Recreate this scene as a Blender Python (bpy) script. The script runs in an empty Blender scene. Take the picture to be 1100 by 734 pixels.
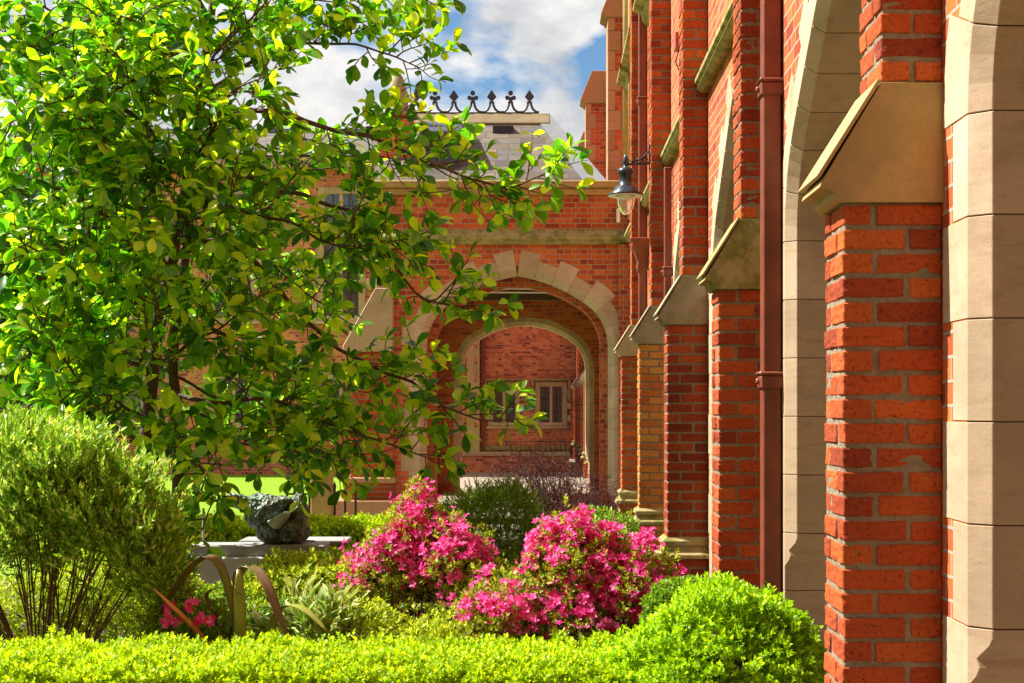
import bpy, math, random
import numpy as np
from mathutils import Vector, Matrix, noise
random.seed(7); RNG = np.random.default_rng(7)
S = bpy.context.scene; COL = S.collection
pi = math.pi

# ------------------------------------------------------------------ camera
F = 1528.0; VX, VY = 585.0, 440.0; EYE = 1.6
cam = bpy.data.cameras.new('camera'); co = bpy.data.objects.new('camera', cam); COL.objects.link(co)
co.location = (0, 0, EYE); co.rotation_euler = (pi/2, 0, 0)
cam.sensor_width = 36; cam.lens = F/1100*36; cam.shift_x = -(VX-550)/1100; cam.shift_y = (VY-367)/1100
cam.clip_start = .05; cam.clip_end = 2000
S.camera = co

def P(px, py, Y):
    return Vector(((px-VX)/F*Y, Y, EYE+(VY-py)/F*Y))

# ------------------------------------------------------------------ node helpers
class NT:
    def __init__(s, m):
        s.t = m.node_tree; s.t.nodes.clear(); s.n = s.t.nodes; s.l = s.t.links
    def a(s, typ, _in=None, **kw):
        n = s.n.new(typ)
        for k, v in kw.items(): setattr(n, k, v)
        for k, v in (_in or {}).items():
            if isinstance(v, tuple) and len(v) == 2 and isinstance(v[0], bpy.types.Node): s.l.new(v[0].outputs[v[1]], n.inputs[k])
            else: n.inputs[k].default_value = v
        return n
    def ramp(s, src, stops, interp='LINEAR'):
        r = s.n.new('ShaderNodeValToRGB'); s.l.new(src[0].outputs[src[1]], r.inputs[0]); r.color_ramp.interpolation = interp
        e = r.color_ramp.elements
        while len(e) < len(stops): e.new(.5)
        for i, (p, c) in enumerate(stops):
            e[i].position = p; e[i].color = (*c, 1) if len(c) == 3 else c
        return r
    def mix(s, f, a, b, mode='MIX'):
        n = s.n.new('ShaderNodeMix'); n.data_type = 'RGBA'; n.blend_type = mode
        for i, v in ((0, f), (6, a), (7, b)):
            if isinstance(v, tuple) and isinstance(v[0], bpy.types.Node): s.l.new(v[0].outputs[v[1]], n.inputs[i])
            elif i == 0: n.inputs[0].default_value = v
            else: n.inputs[i].default_value = (*v, 1)
        return n
    def math(s, op, a, b=0.0):
        n = s.n.new('ShaderNodeMath'); n.operation = op
        for i, v in ((0, a), (1, b)):
            if isinstance(v, tuple): s.l.new(v[0].outputs[v[1]], n.inputs[i])
            else: n.inputs[i].default_value = v
        return n
def mat(name):
    m = bpy.data.materials.new(name); m.use_nodes = True
    return m, NT(m)
def finish(t, shader):
    o = t.a('ShaderNodeOutputMaterial'); t.l.new(shader.outputs[0], o.inputs[0])

def simple(name, col, rough=.6, metal=0, var=.15, scale=12, bump=.1, spec=.5):
    m, t = mat(name)
    g = t.a('ShaderNodeNewGeometry')
    nz = t.a('ShaderNodeTexNoise', {'Vector': (g, 'Position'), 'Scale': scale, 'Detail': 6.0})
    c = t.mix((nz, 0), tuple(x*(1-var) for x in col), tuple(min(1, x*(1+var)) for x in col))
    b = t.a('ShaderNodeBump', {'Height': (nz, 0), 'Strength': bump, 'Distance': .02})
    p = t.a('ShaderNodeBsdfPrincipled', {'Base Color': (c, 2), 'Roughness': rough, 'Metallic': metal, 'Normal': (b, 0), 'Specular IOR Level': spec})
    finish(t, p); return m

BR = [(0, (.28, .045, .018)), (.2, (.43, .074, .02)), (.6, (.53, .100, .022)), (.9, (.62, .145, .027)), (1, (.68, .20, .035))]
def brick_block(name, ramp=BR):
    m, t = mat(name)
    g = t.a('ShaderNodeNewGeometry')
    n1 = t.a('ShaderNodeTexNoise', {'Vector': (g, 'Position'), 'Scale': 22.0, 'Detail': 8.0, 'Roughness': .7})
    n2 = t.a('ShaderNodeTexNoise', {'Vector': (g, 'Position'), 'Scale': 1.7, 'Detail': 3.0})
    v = t.math('MULTIPLY_ADD', (n1, 0), .5); v.inputs[2].default_value = -.25
    v1 = t.math('MULTIPLY_ADD', (g, 'Random Per Island'), .85); t.l.new(v.outputs[0], v1.inputs[2])
    r = t.ramp((v1, 0), ramp)
    n5 = t.a('ShaderNodeTexNoise', {'Vector': (g, 'Position'), 'Scale': 75.0, 'Detail': 6.0, 'Roughness': .8})
    d = t.ramp((n5, 0), [(.36, (.30, .25, .25)), (.47, (1, 1, 1))])
    c = t.mix(1.0, (r, 0), (d, 0), 'MULTIPLY')
    d2 = t.ramp((n2, 0), [(.38, (.62, .58, .56)), (.6, (1, 1, 1))])
    c = t.mix(.8, (c, 2), (d2, 0), 'MULTIPLY')
    n6 = t.a('ShaderNodeTexNoise', {'Vector': (g, 'Position'), 'Scale': 31.0, 'Detail': 9.0, 'Roughness': .75})
    f6 = t.ramp((n6, 0), [(.585, (0, 0, 0)), (.66, (.55, .55, .55))])
    c = t.mix((f6, 0), (c, 2), (.20, .15, .10))
    h = t.math('ADD', (n5, 0), (n6, 0))
    b = t.a('ShaderNodeBump', {'Height': (h, 0), 'Strength': .9, 'Distance': .006})
    p = t.a('ShaderNodeBsdfPrincipled', {'Base Color': (c, 2), 'Roughness': .85, 'Normal': (b, 0), 'Specular IOR Level': .25})
    finish(t, p); return m

def brick_wall(name, ramp=[(0, (.30, .05, .02)), (.25, (.50, .09, .026)), (.6, (.62, .13, .03)), (.9, (.68, .18, .04)), (1, (.72, .24, .05))], mortar=(.38, .31, .23), tint=1.0, msize=.010):
    m, t = mat(name)
    uv = t.a('ShaderNodeUVMap')
    g = t.a('ShaderNodeNewGeometry')
    nw = t.a('ShaderNodeTexNoise', {'Vector': (g, 'Position'), 'Scale': 14.0, 'Detail': 3.0})
    wv = t.a('ShaderNodeVectorMath', operation='SCALE'); t.l.new(nw.outputs['Color'], wv.inputs[0]); wv.inputs['Scale'].default_value = .012
    ad = t.a('ShaderNodeVectorMath', operation='ADD'); t.l.new(uv.outputs[0], ad.inputs[0]); t.l.new(wv.outputs[0], ad.inputs[1])
    bt = t.a('ShaderNodeTexBrick', {'Vector': (ad, 0), 'Color1': (0, 0, 0, 1), 'Color2': (1, 1, 1, 1), 'Mortar': (.5, .5, .5, 1), 'Scale': 1.0,
        'Mortar Size': msize/2+.001, 'Mortar Smooth': .25, 'Brick Width': .225, 'Row Height': .0735, 'Bias': 0.0}, offset=.5, squash=.5, squash_frequency=2)
    n1 = t.a('ShaderNodeTexNoise', {'Vector': (g, 'Position'), 'Scale': 16.0, 'Detail': 7.0, 'Roughness': .7})
    n2 = t.a('ShaderNodeTexNoise', {'Vector': (g, 'Position'), 'Scale': .9, 'Detail': 4.0})
    v = t.math('MULTIPLY_ADD', (n1, 0), .5); v.inputs[2].default_value = -.22
    v1 = t.math('MULTIPLY_ADD', (bt, 0), .85); t.l.new(v.outputs[0], v1.inputs[2])
    r = t.ramp((v1, 0), [(p_, tuple(x*tint for x in c_)) for p_, c_ in ramp])
    d2 = t.ramp((n2, 0), [(.36, (.66, .62, .6)), (.6, (1, 1, 1))])
    c = t.mix(.8, (r, 0), (d2, 0), 'MULTIPLY')
    c = t.mix((bt, 'Fac'), (c, 2), mortar)
    inv = t.math('SUBTRACT', 1.0, (bt, 'Fac')); h = t.math('MULTIPLY_ADD', (n1, 0), .3); t.l.new(inv.outputs[0], h.inputs[2])
    b = t.a('ShaderNodeBump', {'Height': (h, 0), 'Strength': .8, 'Distance': .008})
    p = t.a('ShaderNodeBsdfPrincipled', {'Base Color': (c, 2), 'Roughness': .88, 'Normal': (b, 0), 'Specular IOR Level': .25})
    finish(t, p); return m

def stone(name, c1, c2, dark=(.30, .22, .14), stain=.5, moss=0.0, streak=True):
    m, t = mat(name)
    g = t.a('ShaderNodeNewGeometry')
    mp = t.a('ShaderNodeMapping', {'Vector': (g, 'Position'), 'Scale': (4, 4, 13 if streak else 4)})
    ns = t.a('ShaderNodeTexNoise', {'Vector': (mp, 0), 'Scale': 2.2, 'Detail': 8.0, 'Roughness': .65})
    n2 = t.a('ShaderNodeTexNoise', {'Vector': (g, 'Position'), 'Scale': 2.3, 'Detail': 8.0, 'Roughness': .6})
    n3 = t.a('ShaderNodeTexNoise', {'Vector': (g, 'Position'), 'Scale': 90.0, 'Detail': 4.0})
    c = t.mix((g, 'Random Per Island'), c1, c2)
    sr = t.ramp((ns, 0), [(.33, (.80, .76, .70)), (.50, (1, 1, 1))])
    n7 = t.a('ShaderNodeTexNoise', {'Vector': (g, 'Position'), 'Scale': 120.0, 'Detail': 5.0, 'Roughness': .8}); s7 = t.ramp((n7, 0), [(.3, (.66, .62, .56)), (.46, (1, 1, 1))])
    c = t.mix(.8, (c, 2), (s7, 0), 'MULTIPLY')
    c = t.mix(.7, (c, 2), (sr, 0), 'MULTIPLY')
    f = t.ramp((n2, 0), [(.46, (0, 0, 0)), (.68, (stain,)*3)])
    c = t.mix((f, 0), (c, 2), dark)
    if moss:
        n4 = t.a('ShaderNodeTexNoise', {'Vector': (g, 'Position'), 'Scale': 7.0, 'Detail': 8.0, 'Roughness': .7})
        f2 = t.ramp((n4, 0), [(.44, (0, 0, 0)), (.58, (moss,)*3)])
        c = t.mix((f2, 0), (c, 2), (.13, .15, .025))
    h = t.math('MULTIPLY_ADD', (n3, 0), .35); t.l.new(ns.outputs[0], h.inputs[2])
    b = t.a('ShaderNodeBump', {'Height': (h, 0), 'Strength': .3, 'Distance': .004})
    p = t.a('ShaderNodeBsdfPrincipled', {'Base Color': (c, 2), 'Roughness': .9, 'Normal': (b, 0), 'Specular IOR Level': .2})
    finish(t, p); return m

def leafmat(name, cols, trans, tf=.4, rough=.4, spec=.5, edge=None):
    m, t = mat(name)
    g = t.a('ShaderNodeNewGeometry')
    r = t.ramp((g, 'Random Per Island'), cols)
    n = t.a('ShaderNodeTexNoise', {'Vector': (g, 'Position'), 'Scale': 3.0, 'Detail': 2.0})
    v = t.ramp((n, 0), [(.35, (.72, .78, .8)), (.62, (1.0, 1.0, 1.0))])
    c = t.mix(.6, (r, 0), (v, 0), 'MULTIPLY')
    p = t.a('ShaderNodeBsdfPrincipled', {'Base Color': (c, 2), 'Roughness': rough, 'Specular IOR Level': spec})
    tc = t.mix(1.0, (c, 2), trans, 'MULTIPLY')
    tr = t.a('ShaderNodeBsdfTranslucent', {'Color': (tc, 2)})
    mx = t.a('ShaderNodeMixShader', {0: tf}); t.l.new(p.outputs[0], mx.inputs[1]); t.l.new(tr.outputs[0], mx.inputs[2])
    finish(t, mx); return m

M = {}
M['brick'] = brick_block('brick')
M['brickbuff'] = brick_block('brick_buff', [(0, (.50, .13, .03)), (.35, (.62, .21, .04)), (.7, (.66, .30, .055)), (1, (.60, .33, .08))])
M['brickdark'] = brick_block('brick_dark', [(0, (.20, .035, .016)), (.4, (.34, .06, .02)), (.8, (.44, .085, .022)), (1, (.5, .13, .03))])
M['mortar'] = simple('mortar', (.235, .19, .125), .95, var=.45, scale=45, bump=.9)
M['brickwall'] = brick_wall('brick_wall')
M['brickfar'] = brick_wall('brick_wall_far', ramp=[(0, (.18, .04, .04)), (.2, (.48, .11, .055)), (.6, (.70, .21, .09)), (1, (.78, .30, .13))], mortar=(.50, .40, .31))
M['stone'] = stone('stone', (.60, .455, .315), (.45, .33, .21), stain=.6)
M['stonewarm'] = stone('stone_warm', (.56, .37, .16), (.46, .30, .12), stain=.6, moss=.2, streak=False)
M['stonemoss'] = stone('stone_mossy', (.46, .37, .16), (.38, .33, .14), moss=.75, streak=False)
M['stonepink'] = stone('stone_pink', (.48, .30, .17), (.38, .21, .11), stain=.3)
M['stonegrey'] = stone('stone_grey', (.40, .34, .24), (.34, .29, .2), moss=.4, streak=False)
M['joint'] = simple('joint', (.16, .11, .06), .95)
M['pipe'] = simple('pipe_paint', (.19, .045, .02), .5, var=.5, scale=9, bump=.25)
M['iron'] = simple('black_iron', (.015, .017, .02), .35, var=.2)
M['blueiron'] = simple('lamp_paint', (.02, .032, .045), .3, var=.2)
M['cresting'] = simple('cresting_iron', (.035, .04, .05), .5)
M['lead'] = simple('lead', (.17, .195, .21), .45, var=.25, scale=6)
M['darkvoid'] = simple('dark_louvre', (.02, .025, .04), .6)
M['glasspane'] = simple('window_pane', (.03, .045, .06), .08, var=.4, scale=5, bump=.25, spec=1)
M['pave'] = simple('paving', (.27, .22, .165), .9, var=.2, scale=3)
M['soil'] = simple('soil', (.055, .035, .022), .95, var=.5, scale=20, bump=.8)
M['bark'] = simple('bark', (.105, .062, .042), .85, var=.5, scale=35, bump=.8)
M['twig'] = simple('twig_bark', (.10, .05, .035), .8, var=.4, scale=40, bump=.3)
M['bronze'] = None
M['dormer'] = simple('dormer_cladding', (.045, .05, .085), .5)
M['palestone'] = simple('pale_stone', (.55, .58, .58), .8, var=.2, scale=7)
M['slabgrey'] = simple('grey_slab', (.30, .30, .29), .7, var=.3, scale=9)
M['render'] = simple('painted_metal_box', (.75, .75, .7), .5)
M['ridgetile'] = stone('ridge_tile', (.24, .18, .11), (.17, .13, .085), moss=.3, streak=False)
M['redbox'] = simple('red_plastic', (.38, .07, .05), .4)
M['white'] = simple('white_paint', (.75, .73, .7), .5)

# slate
m, t = mat('slate'); uv = t.a('ShaderNodeUVMap'); g = t.a('ShaderNodeNewGeometry')
bt = t.a('ShaderNodeTexBrick', {'Vector': (uv, 0), 'Color1': (0, 0, 0, 1), 'Color2': (1, 1, 1, 1), 'Mortar': (.5, .5, .5, 1), 'Scale': 1.0, 'Mortar Size': .007, 'Mortar Smooth': .1,
    'Brick Width': .36, 'Row Height': .20, 'Bias': 0.0}, offset=.5)
nz = t.a('ShaderNodeTexNoise', {'Vector': (g, 'Position'), 'Scale': 6.0, 'Detail': 7.0, 'Roughness': .7})
r = t.ramp((bt, 0), [(0, (.07, .065, .055)), (.35, (.14, .115, .08)), (.7, (.10, .10, .105)), (1, (.19, .15, .095))])
v = t.ramp((nz, 0), [(.35, (.7, .7, .68)), (.62, (1.1, 1.05, .95))])
c = t.mix(.9, (r, 0), (v, 0), 'MULTIPLY'); c = t.mix((bt, 'Fac'), (c, 2), (.05, .045, .04))
b = t.a('ShaderNodeBump', {'Height': (bt, 'Fac'), 'Strength': .8, 'Distance': .01}, invert=True)
p = t.a('ShaderNodeBsdfPrincipled', {'Base Color': (c, 2), 'Roughness': .6, 'Normal': (b, 0)}); finish(t, p); M['slate'] = m

# bronze, rough with verdigris
m, t = mat('bronze'); g = t.a('ShaderNodeNewGeometry')
n1 = t.a('ShaderNodeTexNoise', {'Vector': (g, 'Position'), 'Scale': 11.0, 'Detail': 8.0, 'Roughness': .7})
n2 = t.a('ShaderNodeTexVoronoi', {'Vector': (g, 'Position'), 'Scale': 38.0})
r = t.ramp((n1, 0), [(.36, (.05, .05, .03)), (.47, (.10, .12, .07)), (.58, (.20, .29, .23)), (.7, (.36, .46, .42))])
b = t.a('ShaderNodeBump', {'Height': (n2, 0), 'Strength': 1.0, 'Distance': .03})
p = t.a('ShaderNodeBsdfPrincipled', {'Base Color': (r, 0), 'Roughness': .55, 'Metallic': .2, 'Normal': (b, 0)}); finish(t, p); M['bronze'] = m
M['patina'] = simple('pale_patina', (.48, .56, .50), .55, var=.45, scale=25, bump=.6)

# lawn
m, t = mat('lawn'); g = t.a('ShaderNodeNewGeometry')
n1 = t.a('ShaderNodeTexNoise', {'Vector': (g, 'Position'), 'Scale': 1.2, 'Detail': 5.0}); n2 = t.a('ShaderNodeTexNoise', {'Vector': (g, 'Position'), 'Scale': 60.0, 'Detail': 3.0})
c = t.mix((n1, 0), (.24, .46, .02), (.38, .60, .03)); d = t.ramp((n2, 0), [(.3, (.6, .65, .5)), (.7, (1, 1, 1))]); c = t.mix(1.0, (c, 2), (d, 0), 'MULTIPLY')
b = t.a('ShaderNodeBump', {'Height': (n2, 0), 'Strength': 1.0, 'Distance': .05})
p = t.a('ShaderNodeBsdfPrincipled', {'Base Color': (c, 2), 'Roughness': .8, 'Normal': (b, 0), 'Specular IOR Level': .2}); finish(t, p); M['lawn'] = m

# lamp glass
m, t = mat('lamp_glass'); p = t.a('ShaderNodeBsdfPrincipled', {'Base Color': (.95, .93, .9, 1), 'Roughness': .08, 'Transmission Weight': .75, 'IOR': 1.3, 'Alpha': .85}); finish(t, p); M['lampglass'] = m

M['magnolia'] = leafmat('magnolia_leaf', [(0, (.025, .11, .014)), (.3, (.09, .28, .018)), (.65, (.26, .50, .02)), (1, (.66, .76, .04))], (2.2, 2.3, .5), .45, .42, .5)
M['bgleaf'] = leafmat('far_leaf', [(0, (.03, .09, .012)), (.6, (.09, .2, .02)), (1, (.2, .3, .03))], (1.9, 2.0, .7), .4)
M['box'] = leafmat('box_leaf', [(0, (.16, .34, .006)), (.5, (.45, .64, .006)), (1, (.74, .86, .015))], (1.35, 1.3, .6), .42, .5, .3)
M['ballbox'] = leafmat('ball_leaf', [(0, (.15, .34, .006)), (.5, (.38, .62, .008)), (1, (.62, .80, .015))], (1.4, 1.35, .6), .42, .45, .35)
M['azleaf'] = leafmat('azalea_leaf', [(0, (.08, .17, .012)), (.5, (.27, .36, .018)), (.85, (.52, .55, .03)), (1, (.34, .13, .03))], (1.6, 1.5, .7), .4, .45, .4)
M['azflower'] = leafmat('azalea_flower', [(0, (.72, .012, .16)), (.4, (.90, .04, .30)), (.75, (.95, .12, .42)), (1, (.97, .32, .60))], (1.15, .9, 1.1), .4, .6, .2)
M['greyleaf'] = leafmat('shrub_leaf', [(0, (.10, .26, .02)), (.45, (.27, .50, .04)), (.8, (.52, .70, .09)), (1, (.80, .82, .34))], (1.35, 1.3, .6), .38, .45, .4)
M['olive'] = leafmat('olive_leaf', [(0, (.12, .22, .01)), (.5, (.42, .56, .02)), (1, (.75, .80, .05))], (1.4, 1.3, .6), .38, .5, .3)
M['midgreen'] = leafmat('mid_leaf', [(0, (.06, .16, .01)), (.6, (.20, .38, .02)), (1, (.42, .54, .03))], (1.5, 1.4, .7), .4, .4, .4)
M['maple'] = leafmat('maple_leaf', [(0, (.03, .01, .008)), (.6, (.07, .018, .012)), (1, (.16, .04, .02))], (1.6, 1.0, 1.0), .35, .5, .3)
M['cream'] = leafmat('cream_leaf', [(0, (.30, .42, .08)), (.5, (.55, .60, .22)), (1, (.78, .76, .45))], (1.1, 1.1, .7), .3, .35, .5)
M['flaxleaf'] = simple('flax_leaf', (.13, .085, .03), .3, var=.35, scale=8, bump=.1, spec=.7)
M['flaxgreen'] = simple('flax_green', (.24, .27, .04), .3, var=.35, scale=8, bump=.1, spec=.6)
M['flaxorange'] = simple('flax_edge', (.5, .2, .03), .4)

# ------------------------------------------------------------------ mesh helpers
class MB:
    def __init__(s): s.v = []; s.f = []; s.m = []
    def add(s, vs, fs, mi=0):
        b = len(s.v); s.v.extend(map(tuple, vs))
        for f in fs: s.f.append(tuple(b+i for i in f)); s.m.append(mi)
    def box(s, x0, x1, y0, y1, z0, z1, mi=0):
        s.add([(x0,y0,z0),(x1,y0,z0),(x1,y1,z0),(x0,y1,z0),(x0,y0,z1),(x1,y0,z1),(x1,y1,z1),(x0,y1,z1)],
              [(0,3,2,1),(4,5,6,7),(0,1,5,4),(1,2,6,5),(2,3,7,6),(3,0,4,7)], mi)
    def loft(s, rings, mi=0, caps=True, closed=True):
        n = len(rings[0]); vs = [p for r in rings for p in r]; fs = []
        for i in range(len(rings)-1):
            for j in range(n if closed else n-1):
                k = (j+1) % n; fs.append((i*n+j, i*n+k, (i+1)*n+k, (i+1)*n+j))
        if caps: fs.append(tuple(range(n))[::-1]); fs.append(tuple((len(rings)-1)*n+j for j in range(n)))
        s.add(vs, fs, mi)
    def prism(s, poly, a0, a1, axis, mi=0):
        # poly in the two other axes; axis 0: (y,z), 1: (x,z), 2: (x,y)
        def mk(a): return [((a, u, w), (u, a, w), (u, w, a))[axis] for u, w in poly]
        s.loft([mk(a0), mk(a1)], mi)
    def tube(s, pts, rad, n=6, mi=0, caps=True):
        pts = [Vector(p) for p in pts]
        if not hasattr(rad, '__len__'): rad = [rad]*len(pts)
        up = None; rings = []
        for i, p in enumerate(pts):
            d = (pts[min(i+1, len(pts)-1)]-pts[max(i-1, 0)]).normalized()
            if up is None: up = d.orthogonal().normalized()
            up = (up-d*up.dot(d)).normalized(); w = d.cross(up)
            rings.append([p+(up*math.cos(a)+w*math.sin(a))*rad[i] for a in [2*pi*k/n for k in range(n)]])
        s.loft(rings, mi, caps)
    def lathe(s, prof, c, n=20, mi=0):
        s.loft([[(c[0]+r*math.cos(2*pi*k/n), c[1]+r*math.sin(2*pi*k/n), c[2]+z) for k in range(n)] for r, z in prof], mi)
    def build(s, name, mats, parent=None, smooth=False, bevel=0, uv=False, nrm=True):
        if not isinstance(mats, (list, tuple)): mats = [mats]
        me = bpy.data.meshes.new(name); me.from_pydata(s.v, [], s.f)
        for k in mats: me.materials.append(M[k])
        me.polygons.foreach_set('material_index', s.m)
        return link(name, me, parent, smooth, bevel, uv)

ROOTLOC = {}
def link(name, me, parent=None, smooth=False, bevel=0, uv=False):
    me.update()
    if uv: boxuv(me)
    if smooth: me.shade_smooth()
    o = bpy.data.objects.new(name, me); COL.objects.link(o)
    if parent: setparent(o, parent)
    if bevel:
        b = o.modifiers.new('bevel', 'BEVEL'); b.width = bevel; b.segments = 1; b.limit_method = 'ANGLE'; b.angle_limit = math.radians(35)
    return o
def world_loc(o):
    l = Vector(o.location)
    return l if o.type == 'EMPTY' else Vector((0, 0, 0))
def setparent(o, parent):
    o.parent = parent
    if parent.type == 'EMPTY': o.matrix_parent_inverse = Matrix.Translation(-Vector(parent.location))
def boxuv(me):
    n = len(me.loops); lv = np.empty(n, np.int32); me.loops.foreach_get('vertex_index', lv)
    co_ = np.empty(len(me.vertices)*3, np.float32); me.vertices.foreach_get('co', co_); co_ = co_.reshape(-1, 3)
    nr = np.empty(len(me.polygons)*3, np.float32); me.polygons.foreach_get('normal', nr); nr = nr.reshape(-1, 3)
    lt = np.empty(len(me.polygons), np.int32); me.polygons.foreach_get('loop_total', lt)
    ln = np.repeat(np.abs(nr), lt, axis=0); c = co_[lv]; ax = ln.argmax(1)
    uvs = np.where((ax == 0)[:, None], c[:, [1, 2]], np.where((ax == 1)[:, None], c[:, [0, 2]], c[:, [0, 1]]))
    l = me.uv_layers.new(name='UVMap'); l.data.foreach_set('uv', uvs.astype(np.float32).ravel())
def thing(name, label, cat, loc, group=None):
    o = bpy.data.objects.new(name, None); COL.objects.link(o); o.location = loc; o.empty_display_size = .1
    return tag(o, label, cat, group)
def tag(o, label=None, cat=None, group=None, kind=None):
    if label: o['label'] = label
    if cat: o['category'] = cat
    if group: o['group'] = group
    if kind: o['kind'] = kind
    return o
def np_mesh(name, V, Fc, mname, parent=None, smooth=False):
    k = Fc.shape[1]; me = bpy.data.meshes.new(name)
    me.vertices.add(len(V)); me.vertices.foreach_set('co', V.astype(np.float32).ravel())
    me.loops.add(Fc.size); me.loops.foreach_set('vertex_index', Fc.astype(np.int32).ravel())
    me.polygons.add(len(Fc)); me.polygons.foreach_set('loop_start', (np.arange(len(Fc))*k).astype(np.int32))
    me.materials.append(M[mname]); me.update(calc_edges=True)
    if smooth: me.shade_smooth()
    return link(name, me, parent)
def nrmz(a): return a/np.maximum(np.linalg.norm(a, axis=1, keepdims=True), 1e-9)
def scatter(name, T, TF, Pn, D, N, Sc, mname, parent=None, smooth=False):
    """copies of one small template (y along D, z about N) baked into one mesh"""
    D = nrmz(D); X = nrmz(np.cross(D, N)); Z = np.cross(X, D)
    R = np.stack([X, D, Z], 2)
    V = np.einsum('nij,kj->nki', R, T)*np.reshape(Sc, (-1, 1, 1))+Pn[:, None, :]
    Fc = (TF[None]+(np.arange(len(Pn))*len(T))[:, None, None]).reshape(-1, TF.shape[1])
    return np_mesh(name, V.reshape(-1, 3), Fc, mname, parent, smooth)

def leaf_tpl(rows, fold=.25, droop=.25):
    V = []; Fc = []
    for i, (t_, w) in enumerate(rows):
        z = -droop*t_*t_
        V += [(-w, t_, z+fold*w), (0, t_, z), (w, t_, z+fold*w)]
    for i in range(len(rows)-1):
        a = i*3; Fc += [(a, a+1, a+4, a+3), (a+1, a+2, a+5, a+4)]
    return np.array(V), np.array(Fc)
MAG_T, MAG_F = leaf_tpl([(0, .015), (.22, .13), (.5, .245), (.72, .26), (.9, .15), (1, .01)], .35, .22)
LEAF_T = np.array([(0, 0, 0), (.22, .5, .07), (0, 1, -.05), (-.22, .5, .07)]); LEAF_F = np.array([(0, 1, 2, 3)])
def sprig_tpl(k, spread, leaf_w=1.0, rise=.6, seed=0):
    """k small leaves fanning off a short upright stem (stem axis = y)"""
    r = np.random.default_rng(seed); V = []; Fc = []
    for i in range(k):
        a = i*2.4+r.uniform(-.3, .3); h = rise*i/k; el = spread*(1-.6*i/k)
        d = np.array([[math.cos(a)*math.sin(el), math.cos(el), math.sin(a)*math.sin(el)]])
        nn = np.array([[math.cos(a)*-math.cos(el), math.sin(el), math.sin(a)*-math.cos(el)]])
        D = nrmz(d); X = nrmz(np.cross(D, nn)); Z = np.cross(X, D); R = np.stack([X, D, Z], 2)[0]
        T = LEAF_T*np.array([leaf_w, 1, 1]); V.append(T@R.T*(r.uniform(.8, 1.1))*.55+np.array([0, h, 0])); Fc.append(LEAF_F+4*i)
    return np.vstack(V), np.vstack(Fc)
def rnd_dir(n): return nrmz(RNG.normal(size=(n, 3)))
def lumps(Q, f=7.0, seed=0):
    q = Q*f+seed*3.1
    return (np.sin(q[:, 0]*1.1+1.3*np.sin(q[:, 1]))+np.sin(q[:, 1]*1.3+q[:, 2])+np.sin(q[:, 2]*1.7+1.1*np.sin(q[:, 0]*.7)) + .6*np.sin(q[:, 0]*2.3+q[:, 1]*1.9)+.6*np.sin(q[:, 2]*2.9-q[:, 0]*1.3))/4.2

# ------------------------------------------------------------------ architecture helpers
def four_centred(a, zs, h, r1, th1=math.radians(52), n=24):
    """half of a four-centred arch, spring to apex: list of (x, z, nx, nz)"""
    c1 = (a-r1, zs)
    def apex(r2):
        cx = c1[0]-(r2-r1)*math.cos(th1); cz = c1[1]-(r2-r1)*math.sin(th1)
        q = r2*r2-cx*cx
        return (cz+math.sqrt(max(q, 0)) if q > 0 else -9, cx, cz)
    lo, hi = r1+.001, 30
    for _ in range(60):
        mid = (lo+hi)/2
        if apex(mid)[0] < zs+h: lo = mid
        else: hi = mid
    z, cx, cz = apex(lo); r2 = lo; th2 = math.acos(max(-1, min(1, -cx/r2)))
    pts = []
    L1 = r1*th1; L2 = r2*(th2-th1)
    for i in range(n+1):
        s_ = (L1+L2)*i/n
        if s_ <= L1: a_ = s_/r1; pts.append((c1[0]+r1*math.cos(a_), c1[1]+r1*math.sin(a_), math.cos(a_), math.sin(a_)))
        else: a_ = th1+(s_-L1)/r2; pts.append((cx+r2*math.cos(a_), cz+r2*math.sin(a_), math.cos(a_), math.sin(a_)))
    return pts, L1+L2

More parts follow.
